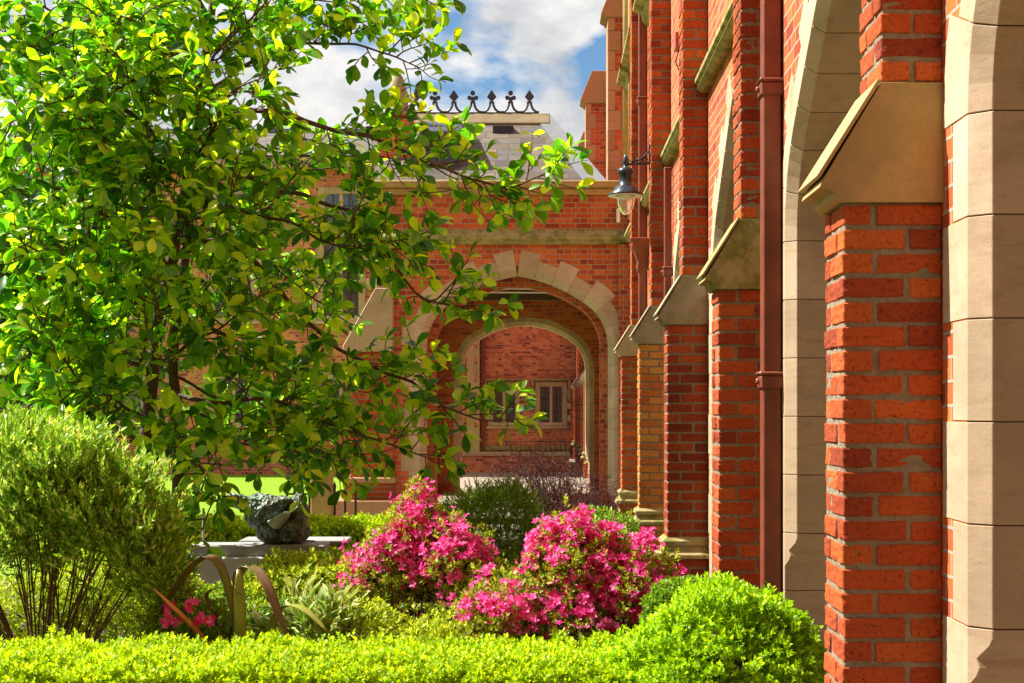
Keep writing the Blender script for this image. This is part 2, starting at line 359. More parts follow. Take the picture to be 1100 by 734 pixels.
def arch_surround(mb, uc, half, L, z0, mapf, depth=.5, w=(.2, .3), d=.055, proud=.003, unit=.295, mi=(0, 1), stop=.98, far=None):
    """stone blocks up both jambs and over the arch; mapf(u, depth, z) -> world"""
    zs = half[0][1]; a = half[0][0]
    def section(x, z, nx, nz, ww, dd, ins=0.0):
        pr = proud-ins
        return [((x+nx*o), q, (z+nz*o)) for o, q in ((dd+ins, -pr), (ww-ins, -pr), (ww-ins, depth+pr), (ins, depth+pr), (ins, dd-pr))]
    nj = int(round((zs-z0)/unit)); nv = max(3, int(round(L/unit))) | 1
    per = max(2, (len(half)-1)//nv)
    for sgn in (-1, 1):
        W = lambda ring: [mapf(uc+sgn*u, q, z) for u, q, z in ring]
        # jamb
        bs = [z0]+[zs-unit*k for k in range(20, -1, -1) if zs-unit*k > z0+.08]
        for i, (za, zb) in enumerate(zip(bs, bs[1:])):
            ww = w[i % 2]
            def sec2(z, ww, o_, ins=0.0):
                pr = proud-ins; o_ = min(o_, d-.003)
                return [(a+o, q, z) for o, q in ((d+ins, -pr), (ww-ins, -pr), (ww-ins, depth+pr), (o_+ins, depth+pr), (o_+ins, d-o_-pr+ins*.3))]
            low = zb < stop+.02; top = low and zb+unit*.9 > stop+.02
            o1 = d if low else 0
            if top:
                zz = [(za+.002, d), (zb-.17, d), (zb-.14, .62*d), (zb-.115, .5*d), (zb-.09, .62*d), (zb-.075, .45*d), (zb-.05, .12*d), (zb-.03, 0), (zb-.002, 0)]
                mb.loft([W(sec2(z, ww, o_)) for z, o_ in zz], mi[0])
            else: mb.loft([W(sec2(za+.002, ww, o1)), W(sec2(zb-.002, ww, o1))], mi[0])
            mb.loft([W(sec2(za, w[0], d if (low or top) else 0, .004)), W(sec2(zb, w[0], d if low else 0, .004))], mi[1])
        # voussoirs
        n = len(half)-1
        for i in range(nv):
            i0 = i*n/nv; i1 = (i+1)*n/nv
            def at(s_):
                k = min(int(s_), n-1); f = s_-k; A = half[k]; B = half[k+1]
                x, z, nx, nz = (A[j]*(1-f)+B[j]*f for j in range(4)); l = math.hypot(nx, nz); return (x, z, nx/l, nz/l)
            e = .002*n/L; ww = w[(i+len(bs)-1) % 2]
            st = [i0+e, (i0*2+i1)/3, (i0+2*i1)/3, i1-e]
            mb.loft([W(section(*at(s_), ww, d)) for s_ in st], mi[0])
            st = [i0, (i0+i1)/2, i1]
            mb.loft([W(section(*at(s_), w[0], d, .004)) for s_ in st], mi[1])

def arch_wall(mb, u0, u1, z0, z1, ops, thick, mapf, mi=0, g=.07):
    """wall slab with arched holes. ops: (centre, half points)"""
    def quad(pts): mb.add([mapf(*p) for p in pts], [(0, 1, 2, 3)], mi)
    cur = u0
    for uc, half in sorted(ops, key=lambda k: k[0]):
        a = half[0][0]+g
        mb_box(mb, cur, uc-a, z0, z1, thick, mapf, mi); cur = uc+a
        xs = [(a, half[0][1])]+[(p[0]+p[2]*g, p[1]+p[3]*g) for p in half]
        xs = [(uc-x, z) for x, z in xs]+[(uc+x, z) for x, z in reversed(xs)]
        for (ua, za), (ub, zb) in zip(xs, xs[1:]):
            if abs(ub-ua) < 1e-6: continue
            quad([(ua, 0, za), (ub, 0, zb), (ub, 0, z1), (ua, 0, z1)]); quad([(ua, thick, za), (ub, thick, zb), (ub, thick, z1), (ua, thick, z1)])
            quad([(ua, 0, za), (ub, 0, zb), (ub, thick, zb), (ua, thick, za)])
            quad([(ua, 0, z1), (ub, 0, z1), (ub, thick, z1), (ua, thick, z1)])
    mb_box(mb, cur, u1, z0, z1, thick, mapf, mi)
def mb_box(mb, u0, u1, z0, z1, th, mapf, mi=0):
    if u1-u0 < 1e-4: return
    v = [mapf(u, q, z) for z in (z0, z1) for u, q in ((u0, 0), (u1, 0), (u1, th), (u0, th))]
    mb.add(v, [(0, 3, 2, 1), (4, 5, 6, 7), (0, 1, 5, 4), (1, 2, 6, 5), (2, 3, 7, 6), (3, 0, 4, 7)], mi)

def brick_pier(mb, x0, x1, y0, y1, z0, z1, row=.0735, j=.0145, mi=0, mm=1):
    """real bricks on the face towards -Y and the face towards -X round a mortar core"""
    mb.box(x0+.005, x1, y0+.005, y1, z0, z1, mm)
    n = max(1, int(round((z1-z0)/row))); row = (z1-z0)/n
    W = x1-x0; Dp = y1-y0
    R = random.uniform
    for i in range(n):
        za = z0+i*row+j/2; zb = z0+(i+1)*row-j/2
        if W > .25: ln = [.19, .0] if i % 2 else [.09, .0]
        elif W > .15: ln = [W, 0] if i % 2 else [.09, 0]
        else: ln = [W, 0]
        l0 = min(ln[0], W)+R(-.004, .004)
        dcorner = .09 if l0 > .13 else .185
        dcorner = min(dcorner, Dp)
        def bk(xa, xb, ya, yb):
            e = .0034; dz = R(-.0012, .0012)
            mb.box(xa+R(-e, e), xb+R(-e, e), ya+R(-e, e), yb+R(-e, e), za+dz, zb+dz+R(-.001, .001), mi)
        bk(x0, x0+l0, y0, y0+dcorner)
        rest = W-l0-j
        if rest > .03: bk(x0+l0+j, x1-.001, y0, y0+.06)
        yc = y0+dcorner+j
        while yc < y1-.02:
            L_ = min(.19 if dcorner < .1 else .09, y1-yc)
            if y1-(yc+L_) < .03: L_ = y1-yc
            bk(x0, x0+.06, yc, yc+L_); yc += L_+j

WX = 1.22; XF = .915; XU = 1.03; SP = 3.13
# ------------------------------------------------------------------ ground
def sheet(name, x0, x1, y0, y1, z, m_, kind='structure'):
    mb = MB(); mb.add([(x0, y0, z), (x1, y0, z), (x1, y1, z), (x0, y1, z)], [(0, 1, 2, 3)]); o = mb.build(name, m_); o['kind'] = kind; return o
sheet('ground', -600, 600, -200, 900, 0, 'lawn')
sheet('planting_bed', -9, WX, -1, 13.4, .004, 'soil')
sheet('court_paving', -2.0, WX, 20.0, 46.9, .008, 'pave')
sheet('cloister_floor', WX, 4.4, -3, 46.9, .012, 'pave')
sheet('path', -3.6, WX, 16.2, 20.1, .004, 'pave')

# ------------------------------------------------------------------ cloister building (right)
clo = thing('cloister_building', 'long red brick cloister wall with stepped buttresses and stone arches on the right', 'building', (WX, 8, 0))
mc = lambda u, q, z: (WX+q, u, z)
half_b, Lb = four_centred(1.1, 2.45, 1.13, .62)
bays = [6.07+SP*k for k in range(-2, 5)]
court_bays = [31.55+SP*k for k in range(5)]
mb = MB(); arch_wall(mb, -3, 28.0, 0, 12, [(c, half_b) for c in bays], .5, mc); arch_wall(mb, 28.0, 46.9, 0, 7.3, [(c, half_b) for c in court_bays], .5, mc)
mb.build('wall', 'brickwall', clo, uv=True)
for i, c in enumerate(bays+court_bays):
    mb = MB(); arch_surround(mb, c, half_b, Lb, 0, mc, w=(.20, .305))
    mb.build('arch_surround', ['stone', 'joint'], clo, bevel=.004)
mb = MB(); mb.box(4.2, 4.5, -3, 46.9, 0, 4); mb.build('inner_wall', 'brickwall', clo, uv=True)
mb = MB(); mb.box(WX+.51, 4.5, -3, 46.9, 3.95, 4.1); mb.build('vault_ceiling', 'stonewarm', clo)
mb = MB(); mb.box(WX+.5, 14, -3, 28.0, 4.12, 11.98); mb.box(WX+.5, 14, 28.0, 46.9, 4.12, 7.28); mb.build('upper_storey', 'brickwall', clo, uv=True)

mb = MB(); mb.box(-16, WX+.4, -4.2, -3.01, 0, 10.5); mb.build('unseen_sky_blocker', 'brickwall', clo, uv=True)  # unseen brick mass behind the camera, added to cut sky light on near reveals
def cap(mb, y0, y1, zt=2.234, zs=2.6, mi=0, xf=XF, xu=XU):
    """sloping weathering stone with a moulded nib"""
    tip = xf-.075
    poly = [(tip, zt+.045), (tip+.01, zt+.068), (xu, zs), (WX, zs), (WX, zt), (xf-.012, zt), (xf-.03, zt+.012), (xf-.034, zt+.03), (tip+.05, zt+.024), (tip+.035, zt+.04)]
    rings = [[(x, y, z) for x, z in poly] for y in (y0-.012, y1+.012)]
    mb.loft(rings, mi)
    # thin weathered coping lip along the slope
    a = Vector((tip, 0, zt+.072)); b = Vector((xu-.002, 0, zs+.004)); n_ = Vector((-(b.z-a.z), 0, b.x-a.x)).normalized()*.012
    q = [a, b, b+n_, a+n_]
    mb.loft([[(p_.x, y, p_.z) for p_ in q] for y in (y0-.02, y1+.02)], mi)
def plinth_mould(mb, y0, y1, zt):
    prof = [(0, zt), (.035, zt-.03), (.04, zt-.06), (.02, zt-.075), (.03, zt-.10), (.065, zt-.13), (.07, zt-.16), (0, zt-.16)]
    mb.loft([[(XF-o, y0-o, z), (XF-o, y1+o, z), (WX+.02, y1+o, z), (WX+.02, y0-o, z)] for o, z in prof])

but_y = [4.36+SP*k for k in range(-1, 5)]
for k, y in enumerate(but_y):
    y1 = y+.28
    mb = MB()
    zt = 2.234
    zp = .52 if k < 3 else .62
    brick_pier(mb, XF-.03, WX, y-.03, y1+.03, 0, zp-.13)
    brick_pier(mb, XF, WX, y, y1, zp, zt)
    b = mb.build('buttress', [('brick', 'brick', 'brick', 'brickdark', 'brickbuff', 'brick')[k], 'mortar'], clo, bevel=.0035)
    mb = MB(); brick_pier(mb, XU, WX, y+.001, y1, 2.6, 9.0 if k > 2 else 6.5); mb.build('upper_pier', ['brick', 'mortar'], b, bevel=.0035)
    mb = MB(); cap(mb, y, y1); mb.build('weathering_cap', ['stone', 'stonewarm', 'stonemoss', 'stonegrey', 'stonegrey', 'stone'][k], b, bevel=.004)
    mb = MB(); plinth_mould(mb, y, y1, zp+.03); mb.build('plinth_moulding', 'stonemoss', b, bevel=.003)
    if k in (1, 2):
        for o_ in (b, [c_ for c_ in COL.objects if c_.parent == b and c_.name.startswith('upper_pier')][0]):
            sb = o_.modifiers.new('subdivide', 'SUBSURF'); sb.subdivision_type = 'SIMPLE'; sb.levels = sb.render_levels = 2
            if 'chips' not in bpy.data.textures: tc_ = bpy.data.textures.new('chips', 'CLOUDS'); tc_.noise_scale = .022; tc_.noise_depth = 2
            dd_ = o_.modifiers.new('wear', 'DISPLACE'); dd_.texture = bpy.data.textures['chips']; dd_.texture_coords = 'GLOBAL'; dd_.strength = .011; dd_.mid_level = .5
# string course between the buttresses
def string_prof(z): return [(0, z+.22), (.10, z+.10), (.10, z+.07), (.075, z+.055), (.085, z+.03), (.05, z), (0, z)]
edges = [-3]+[v for y in but_y for v in (y, y+.28)]+[20.3]
mb = MB()
for a, b_ in zip(edges[0::2], edges[1::2]):
    mb.loft([[(WX-o, yy, z) for o, z in string_prof(3.96)] for yy in (a, b_)])
mb.build('string_course', 'stonemoss', clo)
# court side, low detail buttresses
for k in range(6):
    y = 29.85+SP*k
    mb = MB(); mb.box(XF, WX, y, y+.28, 0, 2.24); mb.box(XU, WX, y+.002, y+.278, 2.24, 7.2); b = mb.build('buttress', 'brickwall', clo, uv=True)
    mb = MB(); cap(mb, y, y+.28); mb.build('weathering_cap', 'stone', b)
    mb = MB(); plinth_mould(mb, y, y+.28, .62); mb.build('plinth_moulding', 'stonemoss', b)
# tall stone quoined buttresses rising over the gatehouse
for k, (y, x0) in enumerate(((21.4, .95), (27.4, .79), (33.4, .79))):
    mb = MB(); zt = 7.5
    hh = .30; z = 4.0; i = 0
    xw = WX
    mb.box(x0+.012, xw, y+.012, y+.55, 3.9, zt, 1)
    while z < zt-.01:
        zb = min(z+hh, zt); w_ = .11 if i % 2 else .20
        mb.box(x0, x0+w_, y, y+.57, z+.002, zb-.002, 0)
        if i % 3 == 0: mb.box(xw-.06, xw, y+.004, y+.5, z+.002, zb-.002, 0)
        z = zb; i += 1
    b = mb.build('tall_buttress', ['stonepink', 'brickwall'], clo, uv=True, bevel=.004)
    mb = MB()
    poly = [(x0-.10, zt+.06), (x0-.08, zt+.12), (x0+.12, zt+.62), (xw, zt+.62), (xw, zt), (x0-.02, zt), (x0-.04, zt+.03)]
    mb.loft([[(x, yy, z) for x, z in poly] for yy in (y-.02, y+.6)]); mb.build('weathering_cap', 'stonepink', b, bevel=.005)
    if k == 0: mb = MB(); mb.box(x0+.14, xw, y+.03, y+.54, zt+.6, 11.5); mb.build('upper_pier', 'brickwall', b, uv=True)
# great window jambs and sills upstairs
for y in (14.6, 17.45, 19.1):
    mb = MB(); L_ = 1.7 if y < 19 else .9
    mb.box(WX-.05, WX+.02, y, y+.16, 6.4, 10.5); mb.box(WX-.05, WX+.02, y+L_-.16, y+L_, 6.4, 10.5)
    for q in (.33, .66): mb.box(WX-.035, WX+.02, y+L_*q-.05, y+L_*q+.05, 6.4, 10.5)
    mb.box(WX-.05, WX+.02, y, y+L_, 10.5, 10.8)
    f_ = mb.build('window', 'stonewarm', clo, bevel=.01)
    mb = MB(); mb.box(WX-.008, WX+.01, y+.1, y+L_-.1, 6.4, 10.5); mb.build('pane', 'glasspane', f_)
    mb = MB(); mb.prism([(WX-.2, 6.2), (WX-.2, 6.24), (WX, 6.42), (WX, 6.0), (WX-.08, 6.08), (WX-.1, 6.16)], y-.15, y+L_+.15, 1); mb.build('sill', 'stonemoss', f_)
mb = MB(); mb.tube([(WX-.02, 19.45, 4.2), (WX-.02, 19.45, 11)], .06, 10); mb.tube([(WX-.05, 20.05, 4.9), (WX-.05, 20.05, 11)], .07, 10); mb.build('stone_shaft', 'stonewarm', clo, smooth=True)

def downpipe(y, x0, x1, z1, collars, hopper=None, z0=0):
    mb = MB(); mb.box(x0, x1, y, y+(x1-x0), z0, z1)
    for z in collars:
        mb.box(x0-.012, x1+.012, y-.012, y+(x1-x0)+.012, z-.035, z+.035); mb.box(x0-.02, x1+.02, y-.02, y+(x1-x0)+.02, z+.035, z+.055)
        mb.box(x0-.03, x1+.01, y+.03, y+.06, z-.01, z+.02)
    if hopper:
        c = (x0+x1)/2
        mb.loft([[(c-s_, y+.05-s_, z), (c+s_, y+.05-s_, z), (c+s_, y+.05+s_, z), (c-s_, y+.05+s_, z)] for s_, z in ((.05, hopper-.35), (.07, hopper-.3), (.06, hopper-.22), (.10, hopper-.1), (.13, hopper-.06), (.13, hopper), (.15, hopper+.02), (.15, hopper+.05))])
    return mb.build('downpipe', 'pipe', clo, bevel=.008)
downpipe(7.27, 1.115, 1.212, 9, (3.24, 1.74, 4.7))
downpipe(16.62, 1.10, 1.19, 9, (5.2,), hopper=3.55)
downpipe(13.48, 1.135, 1.205, 3.9, (2.9,))

# ------------------------------------------------------------------ gatehouse
GY = 20.3
gate = thing('gatehouse', 'brick gatehouse with wide stone arch, slate roof and iron cresting', 'building', (-.4, GY, 0))
GX0, GC = -2.4, -.39
mg = lambda u, q, z: (u, GY+q, z)
half_g, Lg = four_centred(1.3, 2.52, 1.0, .72, math.radians(54))
mb = MB(); arch_wall(mb, GX0, WX-.001, 0, 4.66, [(GC, half_g)], .4, mg, g=.11); mb.build('front_wall', 'brickwall', gate, uv=True)
mb = MB(); arch_surround(mb, GC, half_g, Lg, 0, mg, depth=.22, w=(.25, .36), d=.09, unit=.3, stop=.6); mb.build('arch_surround', ['stone', 'joint'], gate, bevel=.006)
half_g2, Lg2 = four_centred(1.2, 2.52, .87, .68, math.radians(56))
mb = MB(); arch_wall(mb, GX0+.3, WX-.001, 0, 3.75, [(GC, half_g2)], .35, lambda u, q, z: (u, GY+.42+q, z), g=0); mb.build('inner_order', 'brickwall', gate, uv=True)
# rear of the passage
half_r, Lr = four_centred(1.17, 2.36, .84, .68, math.radians(56))
RY = 27.0; mr = lambda u, q, z: (u, RY+q, z)
mb = MB(); arch_wall(mb, GX0, WX-.001, 0, 4.6, [(GC, half_r)], .4, mr, g=.09); mb.build('rear_wall', 'brickwall', gate, uv=True)
mb = MB(); arch_surround(mb, GC, half_r, Lr, 0, mr, depth=.4, w=(.16, .17), d=.07, unit=.32); mb.build('rear_arch_surround', ['stone', 'joint'], gate, bevel=.006)
half_s, Ls = four_centred(1.15, 2.4, .9, .5)
mb = MB(); arch_wall(mb, GY+.4, RY, 0, 4.6, [(22.3, half_s), (25.2, half_s)], .35, lambda u, q, z: (GX0+q, u, z), g=0); mb.build('side_wall', 'brickwall', gate, uv=True)
mb = MB(); mb.box(GX0+.01, WX, GY+.4, RY, 3.78, 3.95); mb.build('passage_ceiling', 'stonewarm', gate)
mb = MB()
for y in (22.2, 23.8, 25.4): mb.box(GX0+.3, WX, y, y+.2, 3.55, 3.775)
mb.build('ceiling_beam', 'bark', gate, bevel=.01)
mb = MB()
for y, z in ((20.86, 3.38), (20.9, 3.33)): mb.tube([(GX0+.4, y, z), (WX-.1, y, z-.02)], .011, 6)
mb.build('tie_rod', 'white', gate)
mb = MB(); mb.prism([(GX0-.12, 4.66), (WX-.003, 4.66), (WX-.003, 4.75), (GX0-.12, 4.75)], GY-.07, GY+.4, 1); mb.box(GX0-.16, WX-.003, GY-.13, GY+.45, 4.752, 4.85)
mb.build('cornice', 'stonewarm', gate, bevel=.012)
mb = MB(); mb.loft([[(x, GY-o, z) for o, z in string_prof(3.95)] for x in (GX0-.05, WX-.08)]); mb.build('string_course', 'stonemoss', gate, bevel=.004)
mb = MB(); mb.box(1.05, WX-.002, GY-.10, GY-.002, 0, 3.95); mb.build('corner_pier', 'brickwall', gate, uv=True)
# left corner buttress projecting to the west
mb = MB(); brick_pier(mb, -2.75, GX0+.25, GY-.12, GY+.45, .62, 2.42); brick_pier(mb, -2.82, GX0+.25, GY-.17, GY+.5, 0, .58)
b = mb.build('corner_buttress', ['brick', 'mortar'], gate, bevel=.004)
mb = MB(); mb.prism([(-2.86, 2.44), (-2.86, 2.50), (-2.40, 3.32), (-2.15, 3.32), (-2.15, 2.42), (-2.78, 2.42)], GY-.15, GY+.47, 1); mb.box(-2.40, -2.17, GY-.11, GY+.4, 3.3, 3.95)
mb.build('weathering_cap', 'stone', b, bevel=.01)
mb = MB(); mb.box(-2.87, -2.1, GY-.24, GY+.52, .56, .64); mb.box(-2.95, -2.05, GY-.3, GY+.55, 0, .32); mb.build('base_course', 'stonepink', b, bevel=.015)
# roof: mansard-like hipped slope to a flat lead top
ey, ez, ry_, rz_ = GY+.22, 4.84, 22.5, 6.25
hip_e, hip_r = .90, .06; wl = -6.5
def roofpt(x, s_): return (x, ey+(ry_-ey)*s_, ez+(rz_-ez)*s_)
mb = MB(); mb.add([roofpt(GX0-.1, 0), roofpt(hip_e, 0), roofpt(hip_r, 1), roofpt(GX0-.1, 1)], [(0, 1, 2, 3)])
mb.add([roofpt(hip_e, 0), (hip_e, RY+.2, ez), (hip_r, 24.6, rz_), roofpt(hip_r, 1)], [(0, 1, 2, 3)])
mb.add([(hip_e, RY+.2, ez), (GX0-.1, RY+.2, ez), (GX0-.1, 24.6, rz_), (hip_r, 24.6, rz_)], [(0, 1, 2, 3)])
mb.add([roofpt(GX0-.1, 1), roofpt(hip_r, 1), (hip_r, 24.6, rz_), (GX0-.1, 24.6, rz_)], [(0, 1, 2, 3)])
mb.add([roofpt(GX0-.1, 0), roofpt(GX0-.1, 1), (GX0-.1, 24.6, rz_), (GX0-.1, RY+.2, ez)], [(0, 1, 2, 3)])
mb.add([(GX0-.1, GY+.1, ez-.006), (WX, GY+.1, ez-.006), (WX, RY+.2, ez-.006), (GX0-.1, RY+.2, ez-.006)], [(0, 1, 2, 3)])
roof = mb.build('roof', 'slate', gate); me = roof.data
l = me.uv_layers.new(name='UVMap')
for pl in me.polygons:
    for li in pl.loop_indices:
        v = me.vertices[me.loops[li].vertex_index].co
        l.data[li].uv = (v.x, math.hypot(v.y-ey, v.z-ez)) if abs(pl.normal.x) < .4 else (v.y, math.hypot(v.x-hip_e, v.z-ez))
mb = MB()   # hip flashing, a wide strip of lead
A = Vector(roofpt(hip_e, 0)); B = Vector(roofpt(hip_r, 1)); nf = Vector((0, -(rz_-ez), (ry_-ey))).normalized()*.02
dx = Vector((-.30, 0, 0)); dx2 = Vector((-.24, 0, 0))
mb.loft([[A+dx+nf, A+nf+Vector((.03, 0, 0)), A-nf, A+dx+nf*.2], [B+dx2+nf, B+nf+Vector((.03, 0, 0)), B-nf, B+dx2+nf*.2]])
mb.build('hip_flashing', 'lead', roof)
mb = MB(); mb.prism([(ry_-.30, rz_-.21), (ry_-.30, rz_-.17), (ry_, rz_+.03), (ry_+.15, rz_+.03), (ry_+.15, rz_-.02)], GX0-.1, hip_r+.02, 0); mb.build('ridge_capping', 'ridgetile', roof, bevel=.01)
mb = MB(); x_ = (432-585)/F*21.3; mb.box(-.80-.0, -.48, 21.95, 22.25, 5.83, 5.98); mb.build('roof_vent', 'darkvoid', roof)
mb = MB(); dl, dr = (452-585)/F*21.3, (497-585)/F*21.3; mb.prism([(21.0, 5.18), (21.0, 5.72), (21.75, 6.0), (22.3, 6.0), (22.3, 5.18)], dl, dr, 0); dm_ = mb.build('dormer', 'dormer', roof, bevel=.015)
mb = MB(); mb.box(dl+.10, dr-.22, 20.985, 21.01, 5.42, 5.64); mb.build('louvre', 'darkvoid', dm_)
# cresting
for i in range(8):
    px = 447+20.3*(i-1)*1.0; x = (px-585)/F*22.55; zb = rz_+.03
    mb = MB(); y = 22.55; r_ = .012
    k_ = 22.55/F
    mb.box(x-.15, x+.15, y-.012, y+.012, zb, zb+.03)
    for sg in (-1, 1):
        mb.tube([(x+sg*.15, y, zb+.03), (x+sg*.10, y, zb+.04), (x+sg*.055, y, zb+.08), (x+sg*.028, y, zb+.14), (x+sg*.022, y, zb+.19)], .019, 6)
    mb.box(x-.04, x+.04, y-.02, y+.02, zb+.175, zb+.20)
    if i % 2 == 1:
        mb.prism([(x, zb+.19), (x+.075, zb+.275), (x, zb+.385), (x-.075, zb+.275)], y-.012, y+.012, 1)
    else:
        for cx, cz, rr in ((-.052, .26, .036), (.052, .26, .036), (0, .335, .04), (0, .24, .04)):
            mb.prism([(x+cx+rr*math.cos(a), zb+cz+rr*math.sin(a)) for a in [pi/4*q for q in range(8)]], y-.012+cx*.01, y+.012+cx*.01, 1)
    mb.build('cresting_finial', 'cresting', roof)
# chimney turret at the left with a stone cone
mb = MB(); mb.box(-2.5, -2.0, 21.25, 21.8, 4.84, 6.0); tur = mb.build('turret', 'brickwall', gate, uv=True)
mb = MB(); mb.lathe([(.30, 6.0), (.31, 6.05), (.17, 6.1), (.15, 6.3), (.12, 6.5), (.08, 6.62), (.03, 6.7)], (-2.22, 21.5, 0), 16); mb.build('cone_cap', 'stonegrey', tur, smooth=True)

# ------------------------------------------------------------------ windows for the far walls (facing -Y)
def far_window(parent, xc, z0, w, h, y, lights=2, hood=True):
    mb = MB(); fr = .17; p = .05
    mb.box(xc-w/2-fr, xc-w/2, y-p, y+.02, z0-.12, z0+h+fr); mb.box(xc+w/2, xc+w/2+fr, y-p, y+.02, z0-.12, z0+h+fr)
    mb.box(xc-w/2, xc+w/2, y-p, y+.02, z0+h, z0+h+fr); mb.box(xc-w/2-fr-.05, xc+w/2+fr+.05, y-p-.05, y+.02, z0-.2, z0-.12); mb.box(xc-w/2, xc+w/2, y-p, y+.02, z0-.12, z0)
    for i in range(1, lights): xx = xc-w/2+w*i/lights; mb.box(xx-.045, xx+.045, y-p+.01, y+.02, z0, z0+h)
    # toothed quoins
    for k in range(3):
        zz = z0+.05+k*(h/3); mb.box(xc-w/2-fr-.14, xc-w/2-fr, y-p+.01, y+.02, zz, zz+h/6); mb.box(xc+w/2+fr, xc+w/2+fr+.14, y-p+.01, y+.02, zz, zz+h/6)
    f_ = mb.build('window', 'stone', parent, bevel=.01)
    mb = MB(); mb.box(xc-w/2, xc+w/2, y-.008, y+.01, z0, z0+h); g_ = mb.build('pane', 'glasspane', f_)
    mb = MB()
    for i in range(lights):
        xa = xc-w/2+w*i/lights; xb = xa+w/lights; mb.box((xa+xb)/2-.012, (xa+xb)/2+.012, y-.02, y-.009, z0, z0+h)
        for q in (.33, .66): mb.box(xa, xb, y-.019, y-.0085, z0+h*q-.012, z0+h*q+.012)
    mb.build('glazing_bar', 'iron', f_)
    if hood:
        mb = MB(); zt = z0+h+fr+.03; mb.box(xc-w/2-fr-.12, xc+w/2+fr+.12, y-.13, y+.02, zt, zt+.07)
        for sg in (-1, 1): xx = xc+sg*(w/2+fr+.08); mb.box(xx-.04, xx+.04, y-.11, y+.02, zt-.6, zt-.002); mb.box(xx-.07, xx+.07, y-.13, y+.02, zt-.66, zt-.602)
        mb.build('hood_mould', 'stonemoss', f_, bevel=.01)
    return f_
# court building behind the arch
CY = 47.0
crt = thing('court_building', 'red brick range seen through the gatehouse arch with paired stone windows', 'building', (-.5, CY, 0))
mb = MB(); mb.box(-6, 3.5, CY, CY+8, 0, 9.2); mb.build('wall', 'brickfar', crt, uv=True)
mb = MB(); mb.add([(-6.2, CY-.2, 9.2), (3.8, CY-.2, 9.2), (3.8, CY+4, 11.2), (-6.2, CY+4, 11.2)], [(0, 1, 2, 3)]); mb.add([(-6.2, CY+8, 9.2), (3.8, CY+8, 9.2), (3.8, CY+4, 11.2), (-6.2, CY+4, 11.2)], [(0, 1, 2, 3)])
mb.build('roof', 'brickfar', crt, uv=True)
sc_ = F/CY
for px in (541.5, 592): far_window(crt, (px-585)/sc_, EYE+(440-454)/sc_, .72, 1.18, CY)
mb = MB(); mb.box(-6, WX-.35, CY-.12, CY, EYE+(440-484)/sc_, EYE+(440-479)/sc_); mb.build('string_course', 'stonemoss', crt, bevel=.02)
mb = MB(); xx = (509-585)/sc_
mb.box(xx-.22, xx+.2, CY-.3, CY-.005, 0, 4.6)
b = mb.build('stone_pilaster', 'stone', crt)
for z in (1.0, 1.9, 2.5, 3.1, 3.6): mb = MB(); mb.box(xx+.03, xx+.12, CY-.305, CY-.29, z, z+.26); mb.build('brick_inset', 'brickfar', b, uv=True)
mb = MB(); mb.box(xx+.26, xx+.38, CY-.15, CY-.03, 0, 8); mb.build('downpipe', 'pipe', crt)
mb = MB(); mb.tube([((632-585)/F*48, 48, 9), ((632-585)/F*48, 48, 11.2)], .05, 8); mb.lathe([(.12, 11.2), (.05, 11.3), (.1, 11.4), (.02, 11.6)], ((632-585)/F*48, 48, 0), 8); mb.build('roof_finial', 'pipe', crt)
# low wall with coping and railing in the court
lw = thing('low_court_wall', 'low brick garden wall with pale stone coping beyond the gatehouse arch', 'wall', (-1, 36, 0))
mb = MB(); mb.box(-2.6, .62, 36, 36.3, 0, .42); mb.build('brickwork', 'brickfar', lw, uv=True)
mb = MB(); mb.box(-2.62, -.2, 35.95, 36.35, .42, .52); mb.box(-.195, .64, 35.95, 36.35, .42, .52); mb.build('coping', 'stone', lw, bevel=.01)
mb = MB()
for i in range(14): x = -1.1+i*.125; mb.tube([(x, 36.15, .52), (x, 36.15, .80)], .007, 5)
mb.tube([(-1.12, 36.15, .79), (.55, 36.15, .79)], .009, 5); mb.build('railing', 'iron', lw)

# ------------------------------------------------------------------ left range behind the lawn
LY = 35.0; sl = F/LY
left = thing('left_range', 'long red brick college range with stone windows beyond the lawn', 'building', (-10, LY, 0))
mb = MB(); mb.box(-30, -3.0, LY, LY+9, 0, 7.8); mb.build('wall', 'brickfar', left, uv=True)
mb = MB()
for (ya, za), (yb, zb) in (((LY-.3, 7.8), (LY+4, 9.2)), ((LY+9.3, 7.8), (LY+4, 9.2))):
    mb.add([(-30, ya, za), (-2.8, ya, za), (-2.8, yb, zb), (-30, yb, zb)], [(0, 1, 2, 3)])
rf = mb.build('roof', 'slate', left, uv=True)
mb = MB(); mb.box(-30, -2.8, LY+3.85, LY+4.15, 9.18, 9.27); mb.build('ridge', 'lead', rf)
mb = MB(); mb.box(-30, -2.95, LY-.25, LY, 7.5, 7.78); mb.build('cornice', 'stone', left, bevel=.02)
mb = MB(); mb.box(-30, -2.98, LY-.12, LY, .95, 1.1); mb.build('string_course', 'stonemoss', left, bevel=.02)
mb = MB(); mb.box(-3.9, -3.3, LY-.35, LY-.003, 0, 7.5); mb.build('corner_pilaster', 'stone', left, bevel=.02)
for i in range(7):
    xc = -5.0-2.65*i
    far_window(left, xc, 3.9, .85, 1.75, LY, 2, False); far_window(left, xc, 1.35, .8, 1.0, LY, 2, False)
    if xc > -18: far_window(left, xc, 6.05, .8, .85, LY, 2, False)

